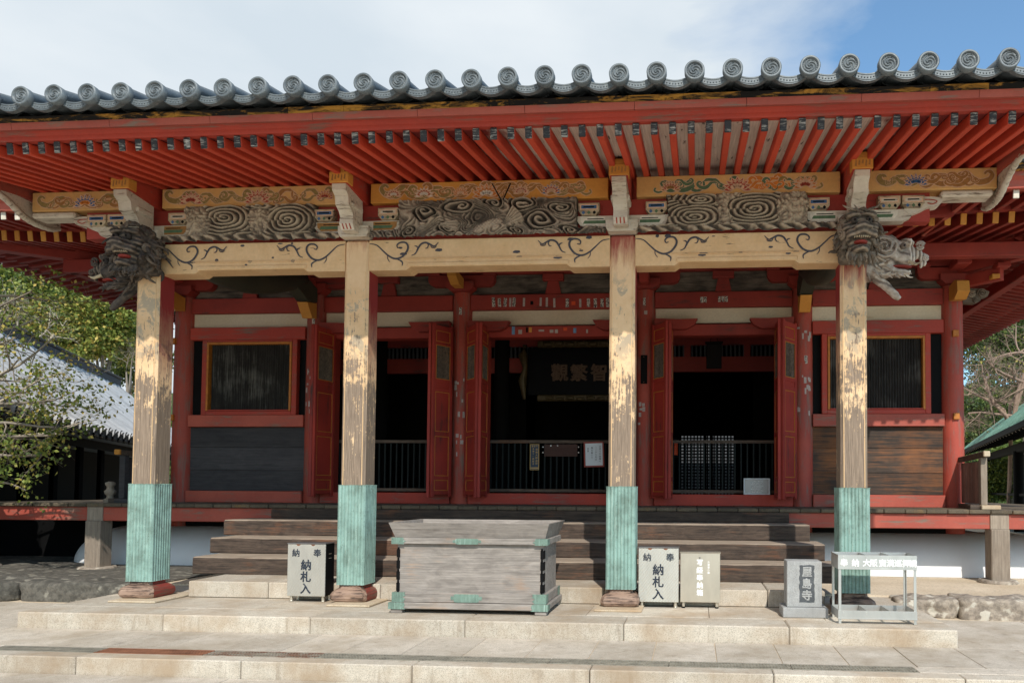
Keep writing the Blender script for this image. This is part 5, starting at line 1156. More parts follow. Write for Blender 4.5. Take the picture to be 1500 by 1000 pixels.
for s in (-1, 1):
    q = lambda l: [(s*a, b_) for a, b_ in l]
    plate(q([(.803, .112), (.803, .212), (.66, .212), (.672, .19), (.655, .18), (.69, .165), (.66, .14), (.68, .125), (.675, .112)]), Y0-.006, .004)
    plate(q([(.829, .043), (.829, .112), (.70, .112), (.665, .11), (.655, .085), (.67, .06), (.65, .043)]), Y0-.031, .004)
    plate(q([(.814, .704), (.814, .772), (.70, .772), (.68, .76), (.69, .745), (.66, .735), (.69, .72), (.68, .704)]), Y0-.013, .004)
    m = MB(); m.box(s*.801, s*.806, Y0-.004, Y0+.10, .113, .208, 0, .001); m.box(s*.811, s*.816, Y0-.012, Y0+.1, .707, .769, 0, .001); m.box(s*.826, s*.831, Y0-.03, Y0+.07, .046, .109, 0, .001); m.box(s*.801, s*.806, Y1-.10, Y1+.004, .113, .208, 0, .001); m.build('copper_fitting', 'copper_fit', ob)
    for k in range(4):      # black iron corner straps
        z = .26+.115*k; m = MB(); m.box(s*.735, s*.772, Y0+.022, Y0+.0295, z-.04, z+.045, 0, .002); m.sphere((s*.752, Y0+.022, z-.05), .012, 0, 8); m.sphere((s*.752, Y0+.022, z+.055), .012, 0, 8); m.box(s*.7655, s*.773, Y0+.03, Y0+.09, z-.04, z+.045, 0, .002); m.build('iron_strap', 'black', ob)
def cart(cx, cz, w, h): return [(cx+a*w, cz+b_*h) for a, b_ in [(-1, .0), (-.97, .45), (-.88, .5), (-.82, .25), (-.78, .85), (-.66, 1), (.66, 1), (.78, .85), (.82, .25), (.88, .5), (.97, .45), (1, 0), (.97, -.45), (.88, -.5), (.82, -.25), (.78, -.85), (.66, -1), (-.66, -1), (-.78, -.85), (-.82, -.25), (-.88, -.5), (-.97, -.45)]]
plate(cart(-.02, .16, .165, .042), Y0-.006, .004); plate(cart(-.02, .738, .15, .03), Y0-.013, .004)
# ---- steel donation boxes
def steelbox(nm, label, cat, x0, x1, y0, dp, z0, z1, mat, legs, dark, group=None):
    o = thing(nm, label, cat, ((x0+x1)/2, y0+dp/2, 0), group)
    m = MB(); m.box(x0, x1, y0, y0+.012, z0, z1, 0, .003); m.build('front_panel', mat, o)
    m = MB(); m.box(x0+.002, x1-.002, y0+.0125, y0+dp, z0+.002, z1-.002, 0, .003); m.build('box_body', 'black' if dark else 'steel_dk', o)
    for x in (x0+.035, x1-.035):
        for y in (y0+.035, y0+dp-.03):
            m = MB(); m.lathe([(.018, 0.004), (.018, z0+.001)], (x, y, 0), 14); m.lathe([(.019, 0), (.02, .006), (.02, .014), (.0185, .016)], (x, y, 0), 14, 1 if not dark else 0); m.build('leg', ['steel', 'black'], o)
    return o
for nm, lb, x0, x1, y0, dp in (('votive_slip_box', 'patterned steel box for name slips left of the second pillar', -2.25, -1.81, .03, .21), ('votive_slip_box', 'patterned steel box for name slips right of the third pillar', 1.695, 2.13, .06, .18)):
    o = steelbox(nm, lb, 'donation box', x0, x1, y0, dp, .065, .645, 'steel_pat', 1, True, 'patterned name slip boxes')
    xc = (x0+x1)/2; m = MB(); yb = y0-.0005
    textmesh(m, '納', .092, xc-.125, yb, .548, 0, bold=.0015); textmesh(m, '奉', .092, xc+.125, yb, .548, 0, bold=.0015); vtext(m, '納札入', .125, xc-.005, yb, .415, 0, 1.05, bold=.003); m.build('lettering', 'inkblue', o)
    m = MB(); m.box(x0-.004, x1+.004, y0-.006, y0+dp+.004, .646, .656, 0, .002); m.build('lid', 'steel_dk', o)
    m = MB(); r = random.Random(int(x0*100)); 
    for k in range(2): x = x0+.12+.17*k; m.flat([(x-.02, .644), (x+.03, .644), (x+.022, .632), (x+.005, .624), (x-.012, .63)], y0-.001, 0)
    m.build('rust_stain', 'rust', o)
    m = MB(); m.box(x1-.0015, x1+.001, y0+.08, y0+.14, .53, .536, 0, 0); m.box(x1-.0015, x1+.001, y0+.08, y0+.14, .48, .486, 0, 0); m.build('vent_slit', 'steel', o)
o = steelbox('sutra_box', 'plain steel box with a white upright inscription beside the patterned one', 'donation box', 2.147, 2.577, .09, .18, .065, .595, 'steel', 1, False)
m = MB(); vtext(m, '写経奉納箱', .072, 2.357, .0895, .492, 0, 1.12, bold=.002); vtext(m, '大般若心経', .024, 2.452, .0895, .50, 0, 1.2, bold=.0005); m.build('lettering', 'white', o)
m = MB(); m.box(2.14, 2.584, .084, .275, .596, .604, 0, .002); m.build('lid', 'steel', o); m = MB(); m.lathe([(.008, 0), (.008, .012)], (2.357, .084, .54), 10); m.build('lock', 'steel_dk', o)
# ---- carved stone sign
o = thing('stone_sign', 'small grey granite sign stone with a dark carved temple name on a plinth', 'stone sign', (3.41, -.2, 0))
m = MB(); m.box(3.235, 3.585, -.345, -.09, .1005, .562, 0, .006); m.build('sign_block', 'sign_stone', o); m = MB(); m.box(3.19, 3.64, -.385, -.045, 0, .10, 0, .006); m.build('plinth', 'sign_stone', o)
m = MB(); q = [(3.335+.035*(i % 2 if False else 0), z) for i, z in enumerate([])]
r = random.Random(3); pts = []
for i in range(14): pts.append((3.36+r.uniform(-.006, .006), .15+.37*i/13))
for i in range(5): pts.append((3.375+.115*i/4, .525+r.uniform(-.005, .004)))
for i in range(14): pts.append((3.508+r.uniform(-.006, .006), .52-.37*i/13))
for i in range(4): pts.append((3.49-.11*i/3, .148+r.uniform(-.005, .004)))
m.prism(pts, 1, -.3465, -.3445); m.build('carved_panel', 'sign_dark', o)
m = MB(); vtext(m, '屋島寺', .108, 3.434, -.347, .455, 0, 1.08, bold=.004, sx=.95); m.build('lettering', 'sign_stone', o)
# ---- incense and candle stand
o = thing('incense_stand', 'open galvanised metal stand with two divided trays in front of the rightmost pillar', 'metal stand', (4.05, -.46, 0))
xa, xb, ya, yb = 3.69, 4.425, -.655, -.30
for x in (xa, xb):
    for y in (ya, yb):
        m = MB(); sx = 1 if x == xa else -1; sy = 1 if y == ya else -1; m.box(x, x+sx*.026, y, y+sy*.004, 0, .655, 0, .001); m.box(x, x+sx*.004, y+sy*.0045, y+sy*.026, 0, .655, 0, .001); m.build('leg', 'galv', o)
def tray(z0, z1, nm, floor):
    m = MB(); e = .005
    m.box(xa-e, xb+e, ya-e, ya-.0005, z0, z1, 0, .001); m.box(xa-e, xb+e, yb+.0005, yb+e, z0, z1, 0, .001); m.box(xa-e, xa-.0005, ya, yb, z0, z1, 0, .001); m.box(xb+.0005, xb+e, ya, yb, z0, z1, 0, .001)
    for f in (.36, .66): x = xa+(xb-xa)*f; m.box(x-.002, x+.002, ya, yb, z0+.02, z1-.002, 0, .0005)
    m.box(xa, xb, ya, yb, z0+.004, z0+.008, 0, .0) if floor else None
    for f in (.06, .36, .66, .94):
        for dz in (.02, .035): m.sphere((xa+(xb-xa)*f, ya-e, z1-dz), .005, 0, 6)
    m.box(xa-e-.001, xb+e+.001, ya-e-.004, ya-e-.0002, z0, z0+.012, 0, .001)
    return m.build(nm, 'galv', o)
tt = tray(.522, .66, 'upper_tray', True); tray(.045, .128, 'lower_tray', False)
m = MB(); W_ = '奉納大阪寶満巡拝講'; xs = [.07, .215, .36, .455, .565, .665, .765, .865, .955]
for c, f in zip(W_, xs): textmesh(m, c, .074, xa+(xb-xa)*f, ya-.0055, .585, 0, bold=.002)
m.build('lettering', 'white', tt)
# ---- notices at the door railings
def board(nm, label, cat, x0, x1, z0, z1, y, mats, tilt=0, parts=None):
    o = thing(nm, label, cat, ((x0+x1)/2, y, z0)); return o
yr = 3.935
o = board('notice_board', 'narrow navy notice with gold lettering and border hung on the central door railing', 'sign', -.395, -.235, 1.575, 2.005, yr, None)
m = MB(); m.box(-.385, -.235, yr-.016, yr, 1.58, 2.0, 0, .004); m.build('backing', 'navy', o)
m = MB()
for (a, b_, c, d) in ((-.385, -.235, 1.58, 1.59), (-.385, -.235, 1.99, 2.0), (-.385, -.375, 1.59, 1.99), (-.245, -.235, 1.59, 1.99), (-.375, -.245, 1.605, 1.622)): m.box(a, b_, yr-.02, yr-.0165, c, d, 0, 0)
m.build('gilt_border', 'gold', o)
m = MB(); vtext(m, '南無大師遍照', .04, -.275, yr-.0165, 1.915, 0, 1.15); vtext(m, '本尊十一面観音', .034, -.33, yr-.0165, 1.925, 0, 1.2); textmesh(m, '屋島寺', .034, -.31, yr-.0165, 1.968, 0); m.build('lettering', 'gold', o)
o = board('wooden_plaque', 'plain dark brown board hung on the central door railing between two notices', 'plaque', -.15, .395, 1.8, 2.0, yr, None)
m = MB(); m.box(-.15, .395, yr-.022, yr, 1.80, 2.0, 0, .004); m.build('board', 'dirt_brown', o); m = MB()
for x, z in ((-.17, 1.955), (-.17, 1.865), (.415, 1.955), (.415, 1.865), (-.04, 1.975), (.07, 1.975)): m.sphere((x, yr-.02, z), .012, 0, 8)
m.build('white_pin', 'white', o)
o = board('framed_notice', 'white handwritten notice in a red frame on the central door railing', 'notice', .5, .84, 1.62, 2.04, yr, None)
mt = Matrix.Translation((.67, yr-.03, 1.835)) @ Matrix.Rotation(-.03, 4, 'Y')
m = MB(); 
for (a, b_, c, d) in ((-.165, .165, -.205, -.18), (-.165, .165, .18, .205), (-.165, -.14, -.18, .18), (.14, .165, -.18, .18)): m.box(a, b_, -.012, .012, c, d, 0, .003, mt)
m.build('frame', 'frame_red', o); m = MB(); m.box(-.14, .14, -.004, .008, -.18, .18, 0, 0, mt); m.build('paper', 'paper', o)
m = MB()
for k, s_ in enumerate(('お参りの皆様へ', 'ここから先は', '靴を脱いで', '合掌')): vtext(m, s_, .034, .77-.066*k, yr-.0345, 1.965-.012*k, 0, 1.18)
m.build('handwriting', 'ink', o)
o = board('floor_notice', 'white framed printed notice standing behind the sill of the right-hand doorway', 'notice', 3.07, 3.48, 1.2, 1.46, 3.9, None)
m = MB(); ya_ = 3.80
for (a, b_, c, d) in ((3.07, 3.48, 1.202, 1.222), (3.07, 3.48, 1.44, 1.46), (3.07, 3.09, 1.222, 1.44), (3.46, 3.48, 1.222, 1.44)): m.box(a, b_, ya_-.012, ya_+.012, c, d, 0, .002)
m.build('frame', 'paper', o); m = MB(); m.box(3.09, 3.46, ya_-.002, ya_+.008, 1.222, 1.44, 0, 0); m.build('sheet', 'steel_dk', o)
m = MB()
for k in range(8): textmesh(m, '本堂内撮影禁止', .022, 3.30-.02*(k % 3), ya_-.0025, 1.41-.024*k, 0)
m.build('printing', 'white', o)
# big name plaque deep inside
o = thing('name_plaque', 'huge dark name plaque with gilt characters hanging inside above the central doorway', 'plaque', (.144, 6.15, 3.5))
m = MB(); m.box(-.95, 1.24, 6.12, 6.18, 3.08, 4.0, 0, .01); m.build('board', 'plq', o)
m = MB(); m.box(-.75, 1.04, 6.05, 6.11, 4.0, 4.13, 0, .03); m.box(-.75, 1.04, 6.05, 6.11, 2.96, 3.08, 0, .03)
for x in (-1.0, 1.29):
    m.tube([(x, 6.08, 4.05), (x-.03, 6.06, 3.85), (x+.02, 6.06, 3.6), (x-.03, 6.06, 3.35), (x, 6.08, 3.0)], [.05, .09, .05, .08, .03], 10)
for k in range(9): m.sphere((-.55+.22*k, 6.05, 4.06+.02*(k % 2)), (.1, .04, .05)); m.sphere((-.5+.2*k, 6.05, 3.02-.02*(k % 2)), (.09, .04, .04))
m.build('gilt_carving', 'gilt', o)
m = MB()
for c, x in zip('觀繁智大', (-.32, .06, .44, .83)): textmesh(m, c, .34, x, 6.118, 3.52, 0, bold=.012)
m.build('lettering', 'plq_gold', o)
o = thing('hanging_board', 'dark hanging board high in the right-hand doorway', 'sign', (2.62, 4.6, 3.3)); m = MB(); m.box(2.49, 2.75, 4.57, 4.62, 3.33, 3.75, 0, .006); m.build('board', 'hall_in', o); m = MB(); m.box(2.47, 2.77, 4.56, 4.63, 3.755, 3.79, 0, .006); m.tube([(2.55, 4.6, 3.79), (2.62, 4.6, 4.0), (2.69, 4.6, 3.79)], .006, 6); m.build('hanger', 'hall_in', o)
o = thing('column_plate', 'black upright nameplate fixed to the red column right of the third pillar', 'nameplate', (1.50, 3.64, 3.0)); m = MB(); m.box(1.44, 1.545, 3.645, 3.672, 2.945, 3.40, 0, .005); m.build('plate', 'black', o); m = MB(); m.sphere((1.49, 3.644, 3.37), .008, 0, 6); m.sphere((1.49, 3.644, 2.97), .008, 0, 6); m.build('nail', 'rust', o)
o = thing('fire_extinguisher', 'small red fire extinguisher inside the right-hand doorway', 'extinguisher', (1.98, 4.25, 1.8)); m = MB(); m.lathe([(.035, 0), (.04, .02), (.04, .18), (.025, .22), (.012, .225)], (1.98, 4.2, 1.84), 14); m.build('cylinder', 'orange', o); m = MB(); m.lathe([(.012, 0), (.014, .04)], (1.98, 4.2, 2.066), 8); m.box(1.95, 2.01, 4.18, 4.22, 2.1, 2.115, 0, .002); m.box(1.93, 2.03, 4.15, 4.25, 1.80, 1.84, 0, .004); m.build('valve', 'black', o)
# railing ends on the veranda
def screen(X, s, label, mat):
    o = thing('veranda_screen', label, 'screen', (X, 3.2, 1.02), 'veranda end screens'); m = MB(); m.box(X-.045, X+.045, 2.77, 2.86, 1.085, 1.75, 0, .006); m.build('post', mat, o)
    m = MB(); n = 7
    for k in range(n): y = 2.862+.78*k/n; m.box(X-.012-.004*(k % 2), X+.012+.004*(k % 2), y, y+.78/n-.003, 1.10, 1.70, 0, .003)
    m.build('panel', 'panel_wood' if s > 0 else 'dark_wood', o)
    m = MB(); m.beam((X, 2.66, 1.80), (X, 3.68, 1.755), .085, .075, 0, .008); tr = m.build('top_rail', 'step_wood', o)
    m = MB(); m.beam((X, 2.655, 1.80), (X, 2.70, 1.798), .088, .079, 0, .008); m.build('end_cap', 'pad' if s > 0 else 'ochre', tr)
    m = MB(); m.box(X-.06, X+.2, 2.70, 2.86, 1.021, 1.083, 0, .008); m.build('sill_block', 'pad' if s > 0 else 'dark_wood', o)
    m = MB(); m.box(X-.2, X-.065, 2.75, 2.88, 1.021, 1.09, 0, .008); m.box(X-.05, X+.05, 2.865, 3.66, 1.021, 1.09, 0, .006); m.build('sill_rail', 'step_wood', o)
screen(6.36, 1, 'pinkish wooden side screen on the veranda beside the right corner column', 'post_wood'); screen(-6.50, -1, 'dark side screen with an ochre rail end behind the leftmost pillar', 'dark_wood')
m = MB(); p = at(161, 735, y=2.95); m.lathe([(.09, 0), (.09, .05), (.05, .07), (.045, .11), (.075, .14), (.08, .18), (.05, .21), (.05, .25), (.07, .28), (.07, .31), (.03, .33)], (p.x, 2.95, 1.02), 16); tag(m.build('wooden_finial', 'post_wood', None, (p.x, 2.95, 1.02)), 'small grey turned finial on the veranda left of the dark side screen', 'finial')
# ================================================================ buildings beside the hall
ED = Vector((-math.sin(.46), math.cos(.46))); E0 = Vector((-12.19, 9.06))-ED*4.5; EP = Vector((-ED.y, ED.x))       # along the eave, away from it up the slope
lb = thing('side_building', 'low building with a sunlit pale tiled roof and black ridge left of the hall', 'building', (E0.x, E0.y, 0))
def LP(u, w, z): q = E0+ED*u+EP*w; return (q.x, q.y, z)
RW, RZ, EZ = 3.5, 5.46, 2.53
rz_ = lambda w: EZ+(RZ-EZ)*(w/RW)**1.08
m = MB(); nU, nW = 2, 8
vs = [LP(u, RW*w/nW, rz_(RW*w/nW)-.03) for w in range(nW+1) for u in (-7, 20)]; m.add(vs, [(2*w, 2*w+1, 2*w+3, 2*w+2) for w in range(nW)]); vs = [LP(u, RW+(RW)*w/nW, RZ-(RZ-EZ)*w/nW-.03) for w in range(nW+1) for u in (-7, 20)]; m.add(vs, [(2*w, 2*w+1, 2*w+3, 2*w+2) for w in range(nW)])
vs = [LP(u, w, EZ-.10) for w in (0, 2*RW) for u in (-7, 20)]; m.add(vs, [(0, 1, 3, 2)]); rf = m.build('roof', 'tile', lb)  # darker tile on the base stands in for shade between the rolls
m = MB(); u = -6.9
while u < 20:
    k = 11
    pp, rr_ = [], []
    for w in range(k):
        a, b_ = RW*w/k, RW*(w+.9)/k; pp += [LP(u, a, rz_(a)+.05), LP(u, b_, rz_(b_)+.045)]; rr_ += [.138, .128]
    m.tube(pp, rr_, 12)
    u += .52
rt_ = m.build('tile_roll', 'tile_pale', rf); rt_['kind'] = 'stuff'
m = MB(); u = -6.9
while u < 20: q = LP(u, -.015, rz_(0)+.05); m.tube([q, LP(u, -.03, rz_(0)+.05)], .16, 12); m.tube([LP(u+.13, -.02, EZ-.04), LP(u+.26, -.02, EZ-.075), LP(u+.39, -.02, EZ-.04)], .05, 6); u += .52
m.build('eave_tile', 'black', rf)['kind'] = 'stuff'
m = MB(); m.beam(LP(-7.1, RW, RZ+.10), LP(20.1, RW, RZ+.10), .40, .44, 0, .04); m.beam(LP(-7.2, RW, RZ+.36), LP(20.2, RW, RZ+.36), .5, .10, 0, .04); m.build('roof_ridge', 'ridge_dark', lb)
m = MB(); m.beam(LP(-7, .5, EZ-.2), LP(20, .5, EZ-.2), .12, .2, 0, 0); m.beam(LP(-6, 2.6, 1.6), LP(19, 2.6, 1.6), .12, 3.6, 0, 0); m.beam(LP(-6.1, 6, 1.1), LP(19, 6, 1.1), .12, 2.6, 0, 0); m.beam(LP(19, 2.6, 1.3), LP(19, 6, 1.3), .12, 3.4, 0, 0); m.beam(LP(-6, 2.6, 1.3), LP(-6, 6, 1.3), .12, 3.4, 0, 0); m.build('dark_wall', 'void', lb)  # black wall in place of the unlit open interior
m = MB()
for u in (-4, -2, 0, 2, 4, 6, 8, 10): m.beam(LP(u, 1.4, 0), LP(u, 1.4, EZ+.2), .14, .14, 0, .01, Vector((0, 1, 0)))
m.build('eave_post', 'void', lb)['kind'] = 'stuff'
# green copper roofed building on the right
A0, A1 = at(1412, 660, z=3.0), at(1500, 618, z=3.0); gd = Vector((A0.x-A1.x, A0.y-A1.y)).normalized(); gp = Vector((gd.y, -gd.x)); g0 = Vector((A1.x, A1.y))-gd*4
if gp.x < 0: gp = -gp
gb = thing('copper_roof_building', 'open timber building with a green copper roof right of the hall', 'building', (g0.x, g0.y, 0))
def GP(u, w, z): q = g0+gd*u+gp*w; return (q.x, q.y, z)
U = 4+(Vector((A0.x, A0.y))-Vector((A1.x, A1.y))).length+1.0; GW, GZ = 3.2, 5.6
gz = lambda w: 3.06+(GZ-3.06)*(w/GW)**.95
m = MB(); k = 8
for sgn in (0, 1):
    vs = []
    for w in range(k+1):
        a = GW*w/k
        for u in (0, U): vs.append(GP(u, a if sgn == 0 else 2*GW-a, gz(a)))
    m.add(vs, [(2*w, 2*w+1, 2*w+3, 2*w+2) for w in range(k)])
    m.add([(p[0], p[1], p[2]-.10) for p in vs], [(2*w, 2*w+1, 2*w+3, 2*w+2) for w in range(k)], 1)
u = 0
while u < U:
    m.tube([GP(u, GW*w/k, gz(GW*w/k)+.012) for w in range(k+1)], .018, 5); u += .38
cr = m.build('roof', ['copper_roof', 'black'], gb)
m = MB(); m.beam(GP(-.2, GW, GZ+.12), GP(U+.1, GW, GZ+.12), .34, .3, 0, .03); m.beam(GP(-.2, GW, GZ+.30), GP(U+.2, GW, GZ+.30), .46, .07, 0, .02)
for q in range(3): p = Vector(GP(U+.16, GW, GZ+.12-.09*q)); m.sphere(p, (.09, .09, .09), 0, 8)
m.build('roof_ridge', 'copper_roof', gb)
m = MB(); m.beam(GP(0, .03, 2.97), GP(U, .03, 2.97), .08, .16, 0, .01); m.beam(GP(0, 1.0, 2.72), GP(U-.6, 1.0, 2.72), .18, .3, 0, .02); m.build('eave_beam', 'black', gb)
m = MB(); u = .1
while u < U: m.beam(GP(u, .05, 2.90), GP(u, 1.6, 3.3), .06, .09, 0, .005); m.beam(GP(u, .04, 2.895), GP(u, .047, 2.90), .062, .092, 1, .0); u += .55
m.build('rafter_ends', ['black', 'p_white'], gb)['kind'] = 'stuff'
for u in (1.2, 3.6, 6.0, 8.6, 11.2, U-1.2):
    m = MB(); m.lathe([(.17, -.1), (.17, 2.62)], GP(u, 1.0, 0), 14); m.build('post', 'black', gb)
m = MB()
for w in (1.0,): m.beam(GP(1.2, w, 1.15), GP(U-1.2, w, 1.15), .06, .08, 0, 0); m.beam(GP(1.2, w, .75), GP(U-1.2, w, .75), .05, .07, 0, 0); m.beam(GP(.5, w, .25), GP(U-.5, w, .25), 1.0, .2, 0, 0)
m.build('railing', 'black', gb)
m = MB(); m.beam(GP(-.2, 5.2, 1.4), GP(4.5, 5.2, 1.4), .1, 2.6, 0, 0); m.build('dark_wall', 'black', gb)
# ================================================================ trees
def m_leaf(name, c1, c2):
    t = T(name); r = t.island(); col = t.mix(r, c1, c2); t.end(col, .55, spec=.4)
    t.b.inputs['Transmission Weight'].default_value = 0; tr = t.n('ShaderNodeBsdfTranslucent'); t.put(tr.inputs[0], col); mx = t.n('ShaderNodeMixShader'); mx.inputs[0].default_value = .3
    t.K.new(t.b.outputs[0], mx.inputs[1]); t.K.new(tr.outputs[0], mx.inputs[2]); t.K.new(mx.outputs[0], t.out.inputs[0]); return t.m
M['leaf_a'] = m_leaf('bright_leaf', L(112, 124, 52), L(150, 158, 74)); M['leaf_b'] = m_leaf('green_leaf', L(70, 92, 40), L(116, 132, 58)); M['leaf_c'] = m_leaf('dark_leaf', L(42, 62, 34), L(78, 98, 48)); M['leaf_y'] = m_leaf('yellowing_leaf', L(150, 146, 70), L(196, 174, 90))
M['bark'] = wood('grey_bark', L(110, 100, 90), L(150, 140, 126), 2, 2, island=False); M['bark_pale'] = plain('pale_bark', L(190, 178, 158), .9, 0, .3, 8); M['bark_pink'] = plain('pinkish_twig_bark', L(164, 140, 124), .9, 0, .3, 8)
def leafquad(mb, p, s, rnd, m, hang=.3):
    a = Vector((rnd.gauss(0, 1), rnd.gauss(0, 1), rnd.gauss(0, 1)-hang)).normalized(); b_ = a.cross(Vector((rnd.gauss(0, 1), rnd.gauss(0, 1), rnd.gauss(0, 1)))).normalized(); n_ = a.cross(b_)
    l, w = s*rnd.uniform(.7, 1.3), s*.36
    mb.add([p, p+a*l*.45+b_*w-n_*w*.25, p+a*l, p+a*l*.45-b_*w-n_*w*.25], [(0, 1, 2, 3)], m)
def branch(mb, p, d, ln, r, lv, rnd, tips, spread=.75, up=.12, n=4, kids=(2, 4)):
    p = Vector(p); d = Vector(d).normalized(); pts = [p.copy()]; rad = [r]; k = 4
    for i in range(k):
        d = (d+Vector((rnd.gauss(0, .16), rnd.gauss(0, .16), rnd.gauss(0, .13)+up*.25))).normalized(); p = p+d*ln/k; pts.append(p.copy()); rad.append(r*(1-.55*(i+1)/k))
        if lv <= 1: tips.append((p.copy(), d.copy()))
    mb.tube(pts, rad, n if lv > 1 else 3, 0, False)
    if lv > 0:
        for j in range(rnd.randint(*kids)+1):
            i = rnd.randint(1, k); q = pts[i]; a = Vector((rnd.gauss(0, 1), rnd.gauss(0, 1), rnd.gauss(0, .8)+up)).normalized(); branch(mb, q, d*(1-spread)+a*spread, ln*rnd.uniform(.55, .8), rad[i]*.62, lv-1, rnd, tips, spread, up, n, kids)
def leafy_tree(name, label, base, top, blobs, nleaf, size, mats, seed, group=None, cat='tree'):
    r = random.Random(seed); o = thing(name, label, cat, base, group); m = MB(); tips = []
    m.tube([base, (base[0]+.1, base[1], (base[2]+top[2])*.5), top], [.22, .16, .07], 8, 0)
    for c, rr in blobs: c = Vector(c); s0 = Vector(base).lerp(Vector(top), r.uniform(.5, .9)); m.tube([s0, s0.lerp(c, .6)+Vector((0, 0, .2)), c], [.08, .05, .02], 5, 0, False)
    m.build('trunk', 'bark', o)
    m = MB(); tot = sum(rr[0]*rr[1]+rr[0]*rr[2] for c, rr in blobs)
    for c, rr in blobs:
        c = Vector(c); k = int(nleaf*(rr[0]*rr[1]+rr[0]*rr[2])/tot); cl = [Vector((r.gauss(0, 1), r.gauss(0, 1), r.gauss(0, 1))).normalized()*r.uniform(.55, 1) for _ in range(max(6, k//34))]
        for i in range(k):
            q = r.choice(cl)+Vector((r.gauss(0, .13), r.gauss(0, .13), r.gauss(0, .10))); leafquad(m, c+Vector((q.x*rr[0], q.y*rr[1], q.z*rr[2])), size, r, r.choices(range(len(mats)), [4, 3, 2][:len(mats)])[0])
    m.build('crown', mats, o); return o
def A(px, py, y): return at(px, py, y=y)
def blob(px, py, y, rp, fz=.8):
    p = A(px, py, y); R_ = rp/FPX*((p-CAM).length); return (tuple(p), (R_, R_*.9, R_*fz))
def gbase(px, y): p = A(px, 600, y); return (p.x, p.y, -.3)
leafy_tree('evergreen_tree', 'bright green broad evergreen crown behind the pale tiled roof beside the leftmost pillar', gbase(150, 27), tuple(A(150, 520, 27)), [blob(150, 470, 27, 42), blob(118, 500, 26, 34), blob(170, 500, 28, 34), blob(130, 440, 28, 30), blob(178, 455, 28.5, 28), blob(95, 470, 27, 26)], 17000, .2, ['leaf_a', 'leaf_b', 'leaf_y'], 3, 'evergreens behind the side building')
leafy_tree('evergreen_tree', 'darker green evergreen at the edge of the view below the hall eave', gbase(40, 26), tuple(A(40, 500, 26)), [blob(45, 440, 26, 46), blob(-10, 420, 26, 50), blob(80, 420, 28, 34), blob(10, 490, 25, 40), blob(60, 480, 25, 34)], 17000, .19, ['leaf_b', 'leaf_a', 'leaf_c'], 5, 'evergreens behind the side building')
leafy_tree('evergreen_tree', 'dark green tree in the gap between hall eave and leftmost pillar', gbase(190, 33), tuple(A(190, 520, 33)), [blob(190, 470, 33, 40), blob(165, 420, 34, 40), blob(205, 530, 32, 40), blob(110, 430, 35, 50)], 15000, .22, ['leaf_c', 'leaf_b', 'leaf_c'], 6, 'evergreens behind the side building')
leafy_tree('evergreen_tree', 'dark evergreen seen behind the bare twigs right of the corner column', gbase(1440, 30), tuple(A(1440, 600, 30)), [blob(1440, 600, 30, 44), blob(1480, 560, 31, 50), blob(1420, 640, 29, 36), blob(1500, 500, 32, 50), blob(1450, 520, 33, 44)], 20000, .16, ['leaf_c', 'leaf_b', 'leaf_c'], 8, 'evergreens behind the copper roof')
leafy_tree('evergreen_tree', 'sunlit green shrubby tree seen through the posts under the copper roof', gbase(1478, 24), tuple(A(1478, 700, 24)), [blob(1476, 700, 24, 34), blob(1500, 690, 25, 36), blob(1455, 715, 24, 24), blob(1430, 700, 26, 30)], 11000, .12, ['leaf_b', 'leaf_a', 'leaf_c'], 9, 'evergreens behind the copper roof')
leafy_tree('evergreen_tree', 'yellow green crown high at the edge of the view below the right hall eave', gbase(1500, 36), tuple(A(1500, 500, 36)), [blob(1490, 490, 36, 34), blob(1450, 505, 37, 26), blob(1520, 470, 36, 40)], 12000, .17, ['leaf_a', 'leaf_b', 'leaf_y'], 10, 'evergreens behind the copper roof')
def bare_tree(name, label, base, limbs, mat, seed, leaves=0, lsize=.06, lm=None, group=None, lv=3, kids=(2, 4), up=.12, trunkr=.16):
    r = random.Random(seed); o = thing(name, label, 'tree', base, group); m = MB(); tips = []
    hub = Vector((0, 0, 0))
    for l_ in limbs: hub += Vector(l_[0])/len(limbs)
    hub = Vector(base).lerp(hub, .72); m.tube([base, Vector(base).lerp(hub, .5)+Vector((.08, .05, 0)), hub], [trunkr, trunkr*.85, trunkr*.7], 8, 0, False)
    for (tp, d, ln, rr) in limbs:
        m.tube([hub, hub.lerp(Vector(tp), .5)+Vector((r.gauss(0, .06), r.gauss(0, .06), .06)), tp], [trunkr*.6, (trunkr*.6+rr)/2, rr], 7, 0, False); branch(m, tp, d, ln, rr, lv, r, tips, .72, up, 4, kids)
    m.build('trunk', mat, o)
    if leaves:
        m = MB()
        for i in range(leaves): p, d = r.choice(tips); leafquad(m, p+Vector((r.gauss(0, .04), r.gauss(0, .04), r.gauss(0, .03))), lsize, r, r.choices(range(len(lm)), [4, 3, 2][:len(lm)])[0], .5)
        m.build('crown', lm, o)
    return o
def lv3(px, py, y): return tuple(at(px, py, y=y))
bare_tree('bare_tree', 'leafless pinkish brown tree with dense twigs right of the corner column', gbase(1470, 20), [(lv3(1470, 600, 20), (-.8, 0, .5), 1.6, .07), (lv3(1480, 590, 20.5), (.5, .2, .6), 1.6, .07), (lv3(1455, 590, 20), (-.5, .3, .9), 1.5, .06), (lv3(1500, 560, 20), (-.7, -.2, .3), 1.6, .07), (lv3(1490, 610, 20), (-1, .1, .05), 1.7, .06), (lv3(1510, 520, 20), (-1, .1, .15), 1.6, .06)], 'bark_pink', 4, 40, .12, ['leaf_y'], lv=4, kids=(3, 4), up=.1, trunkr=.10)
